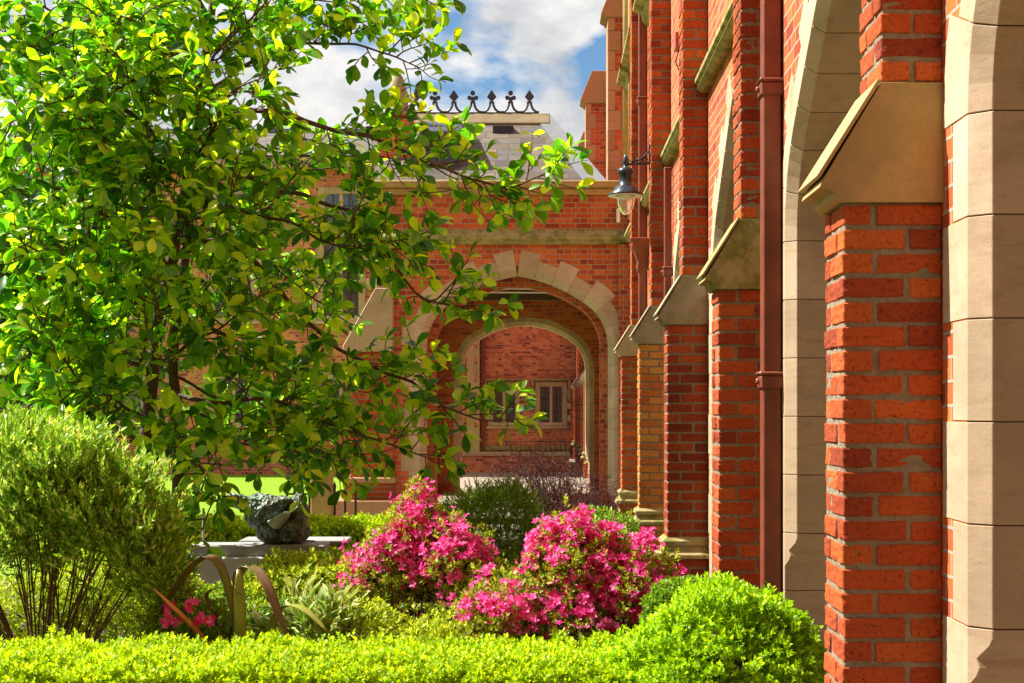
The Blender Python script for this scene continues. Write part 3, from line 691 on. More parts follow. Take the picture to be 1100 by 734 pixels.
# gate post and iron railings
post = thing('gate_post', 'square tan stone gate post between iron railings', 'post', P(346, 560, 17).to_tuple()[:2]+(0,))
px_ = post.location.x
mb = MB(); mb.box(px_-.12, px_+.12, 16.88, 17.12, 0, .86); mb.build('shaft', 'stonewarm', post, bevel=.01)
mb = MB(); mb.box(px_-.14, px_+.14, 16.86, 17.14, .86, .90); mb.build('cap_stone', 'stonewarm', post, bevel=.01)
def railing(xa, xb, lab):
    r = thing('iron_railing', lab, 'railing', ((xa+xb)/2, 17, 0), 'iron railings either side of the gate post')
    mb = MB(); n = int((xb-xa)/.085)+1
    for i in range(n):
        x = xa+(xb-xa)*i/max(1, n-1); mb.tube([(x, 17, 0), (x, 17, .66)], .016, 6); mb.lathe([(.016, .66), (.022, .68), (.003, .74)], (x, 17, 0), 6)
    mb.build('bars', 'iron', r)
    mb = MB(); mb.box(xa, xb, 16.985, 17.015, .58, .60); mb.box(xa, xb, 16.985, 17.015, .12, .14); mb.build('rail', 'iron', r)
railing(px_-.42, px_-.15, 'black iron railing on the lawn side of the tan gate post')
railing(px_+.15, px_+.40, 'short black iron railing between the tan gate post and the gatehouse')

# ------------------------------------------------------------------ wall lamp
lx, ly, lz = .79, 13.87, 3.73
lamp = thing('wall_lamp', 'dark blue metal lantern with glass bowl hanging from a scrolled wall bracket', 'lamp', (lx, ly, 3.4))
mb = MB(); mb.tube([(XU-.002, ly, 4.0), (lx, ly, 3.99)], .012, 8)
mb.tube([(XU-.002, ly, 4.13), (XU-.06, ly, 4.07), (lx+.13, ly, 4.03), (lx+.06, ly, 4.02)], .009, 8)
for cx, r_ in ((.07, .022), (.13, .026), (.19, .028)):
    mb.tube([(lx+cx+r_*math.cos(a), ly, 4.03+r_*math.sin(a)) for a in [i*pi/5 for i in range(10)]], .005, 5)
mb.box(XU-.012, XU, ly-.03, ly+.03, 3.94, 4.18); mb.build('bracket', 'iron', lamp)
mb = MB(); mb.lathe([(.004, .37), (.015, .34), (.03, .31), (.032, .27), (.02, .24), (.05, .225), (.078, .21), (.082, .17), (.062, .155), (.066, .05), (.11, .035), (.12, .0), (.178, -.035), (.176, -.043), (.10, -.03), (.0, -.02)], (lx, ly, lz), 28); mb.build('shade', 'blueiron', lamp, smooth=True)
mb = MB(); mb.lathe([(.172, -.046), (.168, -.052), (.10, -.045), (.0, -.04)][::-1], (lx, ly, lz), 28); mb.build('reflector', 'white', lamp, smooth=True)
mb = MB(); mb.lathe([(.088, -.045), (.088, -.09), (.08, -.14), (.06, -.19), (.03, -.225), (.001, -.235)], (lx, ly, lz), 24); mb.build('glass_bowl', 'lampglass', lamp, smooth=True)
# alarm box and cable
al = thing('alarm_box', 'small red alarm box with hanging cable high on the brick wall', 'box', (WX, 12.75, 4.85))
mb = MB(); mb.box(WX-.055, WX-.001, 12.68, 12.83, 4.82, 4.97); mb.build('housing', 'redbox', al, bevel=.005)
mb = MB(); mb.tube([(WX-.02, 12.72, 4.82), (WX-.05, 12.7, 4.7), (WX-.015, 12.66, 4.6), (WX-.012, 12.64, 4.35)], .006, 6); mb.build('cable', 'iron', al)
jb = thing('junction_box', 'small cream junction box at the corner beside the gatehouse string course', 'box', (1.12, 16.9, 3.85))
mb = MB(); bx_ = P(676.5, 232, 16.8); mb.box(1.07-.05, 1.07+.0, GY-.16, GY-.1, 4.25, 4.45); mb.build('cover', 'render', jb, bevel=.01)
jb.location = (1.04, GY-.1, 4.25)
for c_ in [o for o in COL.objects if o.parent == jb]: setparent(c_, jb)

# ------------------------------------------------------------------ sculpture and plinth
SY = 10.5
pl = thing('stone_plinth', 'pale grey stone plinth in two blocks under the bronze sculpture', 'plinth', P(280, 600, SY).to_tuple()[:2]+(0,))
q = SY/F
def sx(px): return (px-585)*q
def sz(py): return EYE+(440-py)*q
mb = MB(); mb.box(sx(198), sx(290), SY-.2, SY+.2, 0, sz(596)); mb.build('block', 'palestone', pl, bevel=.01)
mb = MB(); mb.box(sx(209), sx(352), SY-.14, SY+.12, sz(596)+.002, sz(584)); mb.box(sx(253), sx(370), SY+.122, SY+.42, sz(588), sz(582)); mb.build('slab', 'slabgrey', pl, bevel=.008)
mb = MB(); mb.box(sx(291), sx(345), SY-.1, SY+.3, 0, sz(596)); mb.build('block', 'stonewarm', pl, bevel=.01)
sculpt = thing('bronze_sculpture', 'rough dark bronze abstract sculpture with a pale green folded wedge', 'sculpture', (sx(300), SY, sz(582)))
import bmesh
def blob(specs, vox=.014):
    bm = bmesh.new()
    for (px, py, dy, rx, ry, rz, rot) in specs:
        m_ = Matrix.Translation((sx(px), SY+dy, sz(py))) @ Matrix.Rotation(math.radians(rot), 4, 'Y') @ Matrix.Diagonal((rx, ry, rz, 1))
        bmesh.ops.create_icosphere(bm, subdivisions=3, radius=1, matrix=m_)
    me = bpy.data.meshes.new('body'); bm.to_mesh(me); bm.free(); me.materials.append(M['bronze']); return me
me = blob([(262, 541, 0, .14, .10, .055, 25), (284, 550, 0, .16, .15, .14, 20), (292, 568, 0, .12, .14, .12, 0), (312, 570, .02, .14, .15, .11, 0), (320, 552, .03, .07, .12, .14, 0), (300, 540, .02, .12, .12, .05, 0), (322, 536, .03, .04, .04, .05, 0)])
o = link('body', me, sculpt, smooth=False)
rm = o.modifiers.new('remesh', 'REMESH'); rm.mode = 'VOXEL'; rm.voxel_size = .012; rm.use_smooth_shade = True
tx = bpy.data.textures.new('rough', 'CLOUDS'); tx.noise_scale = .07; tx.noise_depth = 3
dm = o.modifiers.new('displace', 'DISPLACE'); dm.texture = tx; dm.strength = .035; dm.texture_coords = 'GLOBAL'
mb = MB(); w = [(sx(292), sz(558)), (sx(312), sz(547)), (sx(313), sz(551)), (sx(303), sz(566)), (sx(298), sz(565))]
mb.loft([[(x, SY-.20, z) for x, z in w], [(x+.01, SY-.08, z-.01) for x, z in w]]); mb.build('folded_wedge', 'patina', sculpt, bevel=.006)
rod = MB(); rod.tube([(sx(222), SY-.1, sz(584)), (sx(222), SY-.1, sz(545))], [.011, .009], 8); rod.lathe([(.02, 0), (.018, .01), (.008, .015)], (sx(222), SY-.1, sz(584)), 10)
ro = rod.build('thin_rod', 'patina', sculpt)

# ------------------------------------------------------------------ tree
def catmull(pts, step=.07):
    pts = [Vector(p) for p in pts]; out = []
    ext = [pts[0]*2-pts[1]]+pts+[pts[-1]*2-pts[-2]]
    for i in range(1, len(ext)-2):
        a, b_, c, d = ext[i-1:i+3]; n = max(1, int((c-b_).length/step))
        for k in range(n):
            t_ = k/n; out.append(.5*((2*b_)+(c-a)*t_+(2*a-5*b_+4*c-d)*t_*t_+(3*b_-a-3*c+d)*t_**3))
    out.append(pts[-1]); return out
def make_tree(name, label, trunks, limbs, leafsize, mat_leaf, Rr, density=1.0, twiglen=.42, up=.15):
    root = thing(name, label, 'tree', Vector(trunks[0][0][0]).to_tuple()[:2]+(0,))
    tm = MB(); bm_ = MB(); tw = MB(); LP, LD, LN, LS = [], [], [], []
    def leafat(p, d, s_):
        LP.append(tuple(p)); LD.append(tuple(d)); LN.append((Rr.gauss(0, .5), Rr.gauss(0, .5)-.1, Rr.uniform(.5, 1.2))); LS.append(s_)
    def twig(p, d, ln, lvl=0):
        n = max(3, int(ln/.06)); pts = [p]; dd = d.copy()
        for i in range(n):
            dd = (dd+Vector((Rr.gauss(0, .16), Rr.gauss(0, .16), Rr.gauss(.03, .14)))).normalized(); pts.append(pts[-1]+dd*(ln/n))
        tw.tube(pts, [.0065*(1-.6*i/n) if lvl == 0 else .004 for i in range(n+1)], 4, caps=False)
        for i in range(1, n+1):
            if lvl == 0 and i < n-1 and Rr.random() < .55*density:
                s_ = dd.cross(Vector((Rr.gauss(0, 1), Rr.gauss(0, 1), Rr.gauss(0, 1)))).normalized()
                twig(pts[i], (dd*.5+s_+Vector((0, 0, up))).normalized(), ln*Rr.uniform(.3, .55), 1)
            if i > n*.25 and Rr.random() < .8:
                s_ = dd.cross(Vector((Rr.gauss(0, 1), Rr.gauss(0, 1), Rr.gauss(0, 1)))).normalized()
                leafat(pts[i], (dd*.6+s_*.8+Vector((0, 0, -.1))).normalized(), leafsize*Rr.uniform(.45, 1.1))
        for k in range(Rr.randint(3, 5)):
            s_ = dd.cross(Vector((Rr.gauss(0, 1), Rr.gauss(0, 1), Rr.gauss(0, 1)))).normalized()
            leafat(pts[-1], (dd*.7+s_*.75+Vector((0, 0, -.12))).normalized(), leafsize*Rr.uniform(.6, 1.25))
    for pts, r0, r1 in trunks:
        c = catmull(pts); n = len(c)
        tm.tube(c, [(r0+(r1-r0)*i/n)*(1+.1*math.sin(i*.9)) for i in range(n)], 10)
    for pts, r0, r1, t0, den in limbs:
        c = catmull(pts, .06); n = len(c)
        c = [p+Vector((noise.noise(p*4), noise.noise(p*4+Vector((9, 0, 0))), noise.noise(p*4+Vector((0, 9, 0)))))*.03*min(1, i/5) for i, p in enumerate(c)]
        bm_.tube(c, [r0+(r1-r0)*i/n for i in range(n)], 7)
        for i in range(n):
            f = i/n
            if f < t0: continue
            if Rr.random() < .46*den*density*(1+1.1*max(0, min(1, (-1.6-c[i].x)/.8)) if c[i].y < 12 else 1):
                d = (c[min(i+1, n-1)]-c[max(i-1, 0)]).normalized()
                s_ = d.cross(Vector((Rr.gauss(0, 1), Rr.gauss(0, 1), Rr.gauss(0, 1)))).normalized()
                twig(c[i], (d*.7+s_+Vector((0, 0, up))).normalized(), twiglen*(1.1-.45*f)*Rr.uniform(.6, 1.2))
        d = (c[-1]-c[-2]).normalized(); twig(c[-1], d, twiglen*.5)
    tm.build('trunk', 'bark', root, smooth=True); bm_.build('limbs', 'bark', root, smooth=True); tw.build('twigs', 'twig', root)
    scatter('crown', MAG_T, MAG_F, np.array(LP), np.array(LD), np.array(LN), np.array(LS), mat_leaf, root, True)
    print(name, 'leaves', len(LP))
    return root
TY = 9.6
def T_(*pts):
    return [tuple(P(p[0], p[1], TY+(p[2] if len(p) > 2 else 0))) for p in pts]
trunks = [(T_((172, 694), (160, 600, .0), (156, 500), (163, 400), (180, 300), (200, 200), (212, 110), (225, 30), (235, -50)), .062, .02),
          (T_((180, 696, .15), (190, 580, .2), (192, 470, .3), (186, 380, .3), (198, 280, .2), (205, 200, .3), (190, 90, .4), (175, -10, .4)), .05, .018)]
limbs = [
 (T_((206, 140), (255, 118, -.1), (300, 122, -.2), (350, 138, -.3), (405, 150, -.3), (485, 186, -.4), (545, 202, -.4), (588, 186, -.4)), .022, .005, .35, 1.15),
 (T_((196, 215, .1), (250, 190, 0), (300, 202, -.1), (335, 216, -.2), (392, 236, -.2), (430, 290, -.3), (455, 320, -.3), (505, 330, -.3)), .020, .005, .4, 1.0),
 (T_((190, 260, .1), (243, 262, .2), (290, 300, .2), (326, 345, .1), (380, 385, 0), (440, 412, -.1), (500, 445, -.2), (535, 450, -.2)), .022, .005, .4, 1.0),
 (T_((178, 420, 0), (230, 432, -.2), (290, 428, -.3), (340, 450, -.3), (400, 470, -.4), (450, 490, -.4)), .018, .005, .3, 1.0),
 (T_((212, 110, 0), (260, 70, .2), (320, 50, .2), (385, 50, .1), (440, 70, 0), (455, 62, 0)), .018, .004, .25, 1.2),
 (T_((220, 60, 0), (280, 20, .1), (350, -5, .1), (410, -20, .1), (450, -10, .1)), .016, .004, .2, 1.2),
 (T_((195, 240, 0), (250, 225, -.3), (310, 240, -.4), (370, 265, -.5), (430, 260, -.5)), .016, .004, .3, .8),
 (T_((160, 470, 0), (220, 470, -.3), (280, 482, -.4), (340, 486, -.5), (390, 490, -.5)), .013, .004, .25, .7),
 (T_((160, 440, 0), (200, 480, -.5), (230, 530, -.6), (222, 560, -.6)), .010, .004, .3, .5),
 (T_((180, 340, .2), (240, 360, .5), (300, 400, .6), (350, 440, .6)), .015, .004, .35, .8),
 (T_((205, 150, .2), (260, 150, .5), (320, 180, .7), (370, 180, .8)), .014, .004, .3, .8),
 (T_((200, 180, .1), (150, 130, -.2), (90, 100, -.3), (30, 60, -.3), (-30, 20, -.3)), .02, .005, .15, 1.15),
 (T_((210, 110, 0), (160, 60, .1), (100, 40, .2), (50, 10, .2), (10, -30, .2)), .018, .005, .1, 1.15),
 (T_((185, 290, 0), (130, 240, -.3), (80, 210, -.4), (20, 190, -.5), (-40, 180, -.5)), .02, .005, .15, 1.2),
 (T_((175, 330, 0), (120, 320, -.4), (60, 300, -.6), (0, 300, -.6), (-50, 290, -.6)), .018, .005, .15, 1.2),
 (T_((165, 400, 0), (110, 380, -.2), (60, 390, -.3), (10, 380, -.3), (-40, 400, -.3)), .018, .005, .15, 1.2),
 (T_((158, 480, 0), (110, 450, .2), (60, 430, .3), (10, 440, .3), (-30, 450, .3)), .018, .005, .2, 1.0),
 (T_((210, 120, 0), (230, 60, -.4), (270, 20, -.5), (300, -20, -.5)), .014, .004, .15, 1.2),
 (T_((200, 190, 0), (220, 150, -.5), (250, 100, -.7), (290, 80, -.8)), .014, .004, .2, 1.1),
 (T_((190, 270, 0), (150, 220, -.5), (120, 160, -.7), (90, 130, -.8)), .014, .004, .2, 1.2),
 (T_((180, 310, 0), (200, 260, -.5), (240, 220, -.7), (260, 180, -.7)), .013, .004, .25, .9),
 (T_((170, 390, 0), (220, 360, -.4), (250, 340, -.6), (280, 320, -.7)), .012, .004, .25, .9),
 (T_((165, 400, .2), (120, 340, .4), (60, 250, .6), (10, 240, .7)), .015, .005, .15, 1.1),
 (T_((190, 100, .4), (140, 0, .5), (100, -40, .5)), .013, .005, .1, 1.2),
 (T_((225, 20, 0), (200, -20, -.2), (160, -50, -.3)), .013, .005, .1, 1.1),
 (T_((160, 470, .2), (110, 480, .4), (60, 470, .5), (20, 480, .6)), .012, .004, .1, 1.2),
 (T_((185, 280, .2), (120, 280, .5), (60, 330, .7), (0, 340, .8)), .012, .004, .1, 1.3),
 (T_((200, 180, .2), (140, 200, -.6), (80, 260, -.8), (30, 270, -.9)), .012, .004, .15, 1.2),
 (T_((205, 130, .2), (130, 80, -.6), (60, 110, -.8), (10, 130, -.9)), .012, .004, .15, 1.2),
 (T_((212, 80, .2), (140, 20, -.5), (70, 30, -.6), (20, 60, -.7)), .012, .004, .15, 1.2),
 (T_((185, 340, .1), (230, 300, .5), (270, 260, .7), (300, 230, .8)), .012, .004, .3, .9),
 (T_((200, 180, .4), (240, 230, .8), (300, 290, .9), (350, 330, .9)), .012, .004, .3, .7),
 (T_((180, 400, .3), (260, 440, .5), (330, 480, .4), (360, 500, .3)), .011, .004, .3, .7),
 (T_((195, 120, .4), (150, 100, .7), (90, 150, .8), (40, 130, .9)), .014, .005, .1, 1.1),
 (T_((160, 450, 0), (120, 430, -.5), (80, 400, -.7), (50, 350, -.8)), .012, .004, .2, 1.0),
 (T_((165, 420, 0), (150, 380, -.5), (170, 330, -.8), (150, 290, -.9)), .012, .004, .2, 1.0),
]
make_tree('magnolia_tree', 'leafy magnolia with twin brown stems and broad glossy leaves reaching towards the arch', trunks, limbs, .117, 'magnolia', random.Random(5), 1.62, .48)
def B_(*pts): return [tuple(P(p[0], p[1], 15+(p[2] if len(p) > 2 else 0))) for p in pts]
btr = [(B_((30, 600), (25, 450), (15, 300), (10, 180)), .09, .03)]
blim = [(B_((25-1, 450-30*k), (25+sx_*60, 420-40*k, dy), (25+sx_*140, 400-42*k, dy*2)), .03, .006, .15, 1.3) for k in range(6) for sx_, dy in ((1, .3), (-1, .4), (.5, -.8), (-.4, -.9))]
make_tree('background_tree', 'darker small tree standing on the lawn behind the magnolia at far left', btr, blim, .13, 'bgleaf', random.Random(11), 1.0, .7)

# ------------------------------------------------------------------ hedges and shrubs
def hedge(name, label, x0, x1, y0, y1, z1, n, mname, size=.034, seed=0, group=None, amp=.052, taper=0):
    root = thing(name, label, 'hedge', ((x0+x1)/2, (y0+y1)/2, 0), group)
    mb = MB(); mb.box(x0+.07, x1-.07, y0+.07, y1-.07, 0, z1-.08); mb.build('stems', 'bark', root)
    A = [(x1-x0)*(y1-y0), (x1-x0)*z1, (y1-y0)*z1, (y1-y0)*z1]
    if y0 > 8: A[1] *= 1
    A = np.array(A)/sum(A); k = RNG.choice(4, n, p=A); u = RNG.random(n); v = RNG.random(n)
    Pn = np.zeros((n, 3)); Nn = np.zeros((n, 3))
    X = x0+(x1-x0)*u
    for f in range(4):
        s_ = k == f
        if f == 0: Pn[s_] = np.stack([X[s_], y0+(y1-y0)*v[s_], np.full(s_.sum(), z1)], 1); Nn[s_] = (0, 0, 1)
        elif f == 1: Pn[s_] = np.stack([X[s_], np.full(s_.sum(), y0), z1*v[s_]], 1); Nn[s_] = (0, -1, .35)
        else: Pn[s_] = np.stack([np.full(s_.sum(), x0 if f == 2 else x1), y0+(y1-y0)*u[s_], z1*v[s_]], 1); Nn[s_] = ((-1 if f == 2 else 1), 0, .3)
    # round the upper edge
    c = np.array([(x0+x1)/2, (y0+y1)/2, z1/2]); r = .10
    for ax, lo, hi in ((1, y0, y1),):
        dy = np.minimum(Pn[:, ax]-lo, hi-Pn[:, ax]); e = (k == 0) & (dy < r); Pn[e, 2] -= (r-dy[e])**2/r*.6
        e = (k == 1) & (Pn[:, 2] > z1-r); Pn[e, 1] += (Pn[e, 2]-(z1-r))**2/r*.6
    L_ = lumps(Pn, 11, seed)*amp+lumps(Pn, 33, seed+2)*amp*.55
    Pn += nrmz(Nn)*(L_-RNG.random(n)**2*.11+.05*RNG.random(n)**14)[:, None]
    D = nrmz(Nn)*1.0+rnd_dir(n)*.55+np.array([0, 0, .35]); T, TF = sprig_tpl(7, 1.05, 1.25, seed=seed)
    scatter('foliage', T, TF, Pn, D, rnd_dir(n), size*RNG.uniform(.7, 1.25, n), mname, root)
    return root
hedge('box_hedge', 'clipped bright lime green box hedge running along the front', -3.1, .50, 6.02, 6.75, .485, 25000, 'box', .042, 1)
hedge('box_hedge', 'clipped yellow green hedge behind the bronze sculpture and the plinth', -4.6, -1.45, 13.0, 13.6, .54, 12000, 'box', .055, 2, amp=.04)
hedge('box_hedge', 'short clipped hedge edging the bed to the left of the plinth', -3.6, -2.75, 10.6, 11.6, .52, 5000, 'box', .045, 3, amp=.04)

def shell_points(ells, n, lo=.75, seed=0, lump=.08, f=6):
    out = []; nn = []
    w = np.array([e[3]*e[4]+e[4]*e[5]+e[3]*e[5] for e in ells]); ks = RNG.choice(len(ells), n, p=w/w.sum())
    d = rnd_dir(n); r = 1-(1-lo)*RNG.random(n)**1.6
    E = np.array(ells)[ks]; r = r*(1+lump*lumps(d*3+E[:, :3], f/3, seed)*2)
    Pn = E[:, :3]+d*E[:, 3:6]*r[:, None]
    N = nrmz(d/E[:, 3:6])
    # drop points buried deep inside another ellipsoid
    keep = np.ones(n, bool)
    for i, e in enumerate(ells):
        q_ = (((Pn-np.array(e[:3]))/np.array(e[3:6]))**2).sum(1); keep &= ~((q_ < .55) & (ks != i))
    keep &= Pn[:, 2] > .02
    return Pn[keep], N[keep]
def stems(root, base, tips, r=.007, name='stems', m_='twig', bend=.3):
    mb = MB()
    for t_ in tips:
        b_ = Vector(base)+Vector((random.gauss(0, .05), random.gauss(0, .05), 0)); t_ = Vector(t_); mid = b_.lerp(t_, .5)+Vector((random.gauss(0, .05), random.gauss(0, .05), .0)); mid.xy = mid.xy*(1-bend)+(b_.lerp(t_, .3)).xy*bend
        mb.tube(catmull([b_, mid, t_], .06), [r, r*.4] and r*.75, 5, caps=False)
        for k in range(2):
            q_ = b_.lerp(t_, random.uniform(.4, .8)) if False else mid; e = t_+Vector((random.gauss(0, .12), random.gauss(0, .12), random.gauss(0, .06)))
            mb.tube([q_, q_.lerp(e, .5)+Vector((random.gauss(0, .02),)*3), e], [r*.5, r*.4, r*.25], 4, caps=False)
    mb.build(name, m_, root)
def shrub(name, label, cat, ells, n, mname, size, tpl, lo=.55, seed=0, up=.5, jit=.5, core=None, base=None, nstem=30, lump=.08, group=None, sr=.007):
    base = base or (ells[0][0], ells[0][1], 0)
    root = thing(name, label, cat, base, group)
    Pn, N = shell_points(ells, n, lo, seed, lump)
    D = N*.7+rnd_dir(len(N))*jit+np.array([0, 0, up])
    scatter('foliage', tpl[0], tpl[1], Pn, D, rnd_dir(len(N)), size*RNG.uniform(.65, 1.25, len(N)), mname, root)
    idx = RNG.choice(len(Pn), nstem); stems(root, base, [Pn[i]*.92+np.array(base)*.08 for i in idx], sr)
    return root, Pn, N
BOXT = sprig_tpl(7, 1.0, 1.25, seed=4)
# ball bush at the foot of the wall
o_, _, _ = shrub('round_bush', 'rounded bright green bush in front of the brick wall at the end of the hedge', 'bush', [(.80, 6.22, .42, .36, .38, .40), (.62, 6.2, .36, .34, .36, .32), (.98, 6.25, .40, .24, .3, .34), (.70, 6.15, .56, .22, .24, .24), (.44, 6.3, .28, .28, .3, .30), (.90, 6.2, .55, .2, .22, .24)], 17000, 'ballbox', .047, BOXT, lo=.72, seed=2, lump=.09, nstem=20)
mb = MB(); bmx = bmesh.new(); bmesh.ops.create_icosphere(bmx, subdivisions=3, radius=.27, matrix=Matrix.Translation((.80, 6.25, .36))); me = bpy.data.meshes.new('inner_branches'); bmx.to_mesh(me); bmx.free(); me.materials.append(M['bark']); link('inner_branches', me, o_)
# azaleas
fl_V = []; fl_F = []
for i in range(5):
    a = i*2*pi/5; c, s_ = math.cos(a), math.sin(a)
    for (x, y, z) in ((0, .0, 0), (.36, .40, .6), (0, .45, 1.15), (-.36, .40, .6)):
        # petal: runs outwards (radius z) and opens upward (y)
        fl_V.append((c*z-s_*x, y, s_*z+c*x))
    fl_F.append((4*i, 4*i+1, 4*i+2, 4*i+3))
FLT = (np.array(fl_V), np.array(fl_F))
AZT = sprig_tpl(6, 1.0, 1.0, rise=.5, seed=9)
def azalea(label, ells, nleaf, nfl, seed, flz, base, flmask=None):
    root, Pn, N = shrub('azalea_bush', label, 'bush', ells, nleaf, 'azleaf', .055, AZT, lo=.55, seed=seed, up=.5, base=base, nstem=55, lump=.26, group=None, sr=.006)
    Q, N2 = shell_points(ells, nfl*6, .88, seed+5, .26)
    g_ = lumps(Q, 9, seed+1); 
    h = (Q[:, 2]-flz)/.25
    pr = np.clip(.25+.7*h, 0.03, 1)*np.clip(.7+1.3*g_, .03, 1)*.8
    if flmask is not None: pr *= flmask(Q)
    k = RNG.random(len(Q)) < pr; Q = Q[k][:nfl]; N2 = N2[k][:nfl]
    n3 = 3; Q = np.repeat(Q, n3, 0)+RNG.normal(size=(len(Q)*n3, 3))*.02; N2 = np.repeat(N2, n3, 0)
    D = N2*.8+rnd_dir(len(Q))*.6+np.array([-.1, -.25, .3])
    scatter('flowers', FLT[0], FLT[1], Q, D, rnd_dir(len(Q)), .019*RNG.uniform(.65, 1.3, len(Q)), 'azflower', root)
    return root
azalea('pink azalea bush with a tall loose peak of flowers, left of the pair', [(-.70, 8.0, .84, .13, .2, .30), (-.92, 7.95, .55, .20, .24, .30), (-.48, 7.85, .60, .20, .26, .36), (-.66, 7.9, .36, .40, .3, .30), (-.80, 7.9, .72, .14, .15, .24), (-.58, 7.9, .80, .10, .12, .2)], 7000, 1100, 3, .64, (-.72, 7.95, 0))
azalea('broad pink azalea bush thick with flowers, nearer the brick wall', [(.12, 7.5, .69, .20, .26, .32), (.46, 7.5, .56, .24, .28, .32), (-.20, 7.45, .44, .24, .26, .30), (.30, 7.5, .71, .15, .2, .24), (.15, 7.45, .34, .46, .3, .28), (.62, 7.5, .48, .12, .16, .2), (0, 7.5, .79, .08, .12, .16)], 8200, 2000, 6, .54, (.1, 7.5, 0))
# foliage skirt under the azaleas
shrub('low_shrub', 'low olive leaved shrub filling the bed in front of the left azalea', 'bush', [(-.95, 7.35, .28, .34, .24, .30), (-.5, 7.3, .25, .32, .22, .28)], 3800, 'olive', .05, AZT, seed=8, nstem=20)
# large pale shrub at the left with visible stems
UPT = sprig_tpl(9, .62, .8, rise=1.3, seed=12)
Y_ = 7.3; k_ = Y_/F
def e_(px, py, rx, rz, Yc=Y_, ry=.3): c = P(px, py, Yc); kk = Yc/F; return (c.x, c.y, c.z, rx*kk, ry, rz*kk)
o_, _, _ = shrub('upright_shrub', 'big pale green upright shrub with bare brown stems at lower left', 'bush', [e_(40, 540, 70, 62), e_(112, 560, 60, 60, ry=.28), e_(-45, 560, 70, 70), e_(160, 600, 34, 55, ry=.2), e_(75, 500, 34, 36), e_(25, 482, 34, 26), e_(132, 530, 26, 34, ry=.15), e_(165, 565, 20, 26, ry=.12), e_(180, 625, 20, 36, ry=.12), e_(100, 496, 18, 26, ry=.12)], 6600, 'greyleaf', .075, UPT, lo=.1, seed=21, up=1.0, jit=.5, base=(P(45, 700, Y_).x, Y_, 0), nstem=30, lump=.34, sr=.006)
shrub('golden_shrub', 'low yellow green shrub beneath the big upright shrub', 'bush', [e_(120, 650, 90, 45, 7.9), e_(40, 660, 80, 40, 7.9), e_(185, 655, 45, 38, 8.0)], 6500, 'olive', .045, AZT, seed=22, nstem=20)
shrub('leafy_shrub', 'mid green loose shrub growing against the plinth under the sculpture', 'bush', [e_(330, 632, 55, 34, 8.25), e_(385, 625, 40, 32, 8.3), e_(285, 645, 36, 28, 8.2)], 5200, 'olive', .06, AZT, seed=23, up=.7, nstem=30, lump=.2)
shrub('dark_shrub', 'dark green shrub behind the brown flax leaves', 'bush', [e_(230, 668, 80, 36, 8.0), e_(300, 672, 60, 32, 8.0)], 3500, 'midgreen', .05, AZT, seed=24, nstem=20)
FEA = sprig_tpl(14, .5, .35, rise=1.6, seed=15)
shrub('feathery_shrub', 'soft feathery green shrub between the two azaleas near the arch', 'bush', [e_(520, 575, 48, 48, 9.8), e_(545, 560, 32, 35, 9.9), e_(480, 600, 40, 40, 9.6)], 5200, 'midgreen', .06, FEA, seed=25, up=.2, jit=.7, nstem=20)
shrub('leafy_shrub', 'dark glossy shrub at the foot of the far buttresses', 'bush', [e_(640, 585, 52, 38, 11.4), e_(600, 600, 40, 40, 11.2), e_(665, 600, 30, 35, 11.3)], 3800, 'midgreen', .06, AZT, seed=26, nstem=20)
shrub('leafy_shrub', 'small green bush peeping between the right azalea and the round bush', 'bush', [e_(735, 655, 42, 30, 7.0, .15)], 2600, 'midgreen', .04, BOXT, seed=27, nstem=10)
# red maple seen against the arch
mp_, _, _ = shrub('weeping_maple', 'wispy dark red weeping maple in front of the gatehouse arch', 'tree', [e_(632, 540, 42, 20, 12.5, .4), e_(590, 515, 55, 22, 13.2, .4), e_(570, 500, 42, 14, 13.2, .35)], 1700, 'maple', .05, FEA, lo=.3, seed=28, up=-.4, jit=.9, base=(P(610, 600, 12.8).x, 12.8, 0), nstem=70, lump=.3, sr=.008)
# cream variegated plant
vr = thing('variegated_plant', 'low plant with cream edged green leaves beside the brown flax', 'plant', (P(335, 690, 7.3).x, 7.3, 0))
n = 620; c0 = np.array([P(338, 640, 7.3).x, 7.3, .62-.22]); Pn = c0+rnd_dir(n)*np.array([.30, .2, .27])*RNG.uniform(.3, 1, n)[:, None]
T2, F2 = leaf_tpl([(0, .02), (.3, .14), (.6, .13), (1, .01)], .3, .35)
D = nrmz(Pn-c0)*.6+rnd_dir(n)*.4+np.array([0, 0, .35]); s_ = RNG.uniform(.08, .15, n)
scatter('leaf_blades', T2, F2, Pn, D, rnd_dir(n)*.4+np.array([0, 0, 1]), s_, 'cream', vr, True)
T3 = T2*np.array([.6, .92, 1])+np.array([0, .02, .012])
scatter('leaf_centres', T3, F2, Pn, D, rnd_dir(n)*.0+np.array([0, 0, 1]), s_, 'midgreen', vr, True)
stems(vr, (c0[0], c0[1], 0), Pn[:25], .004)
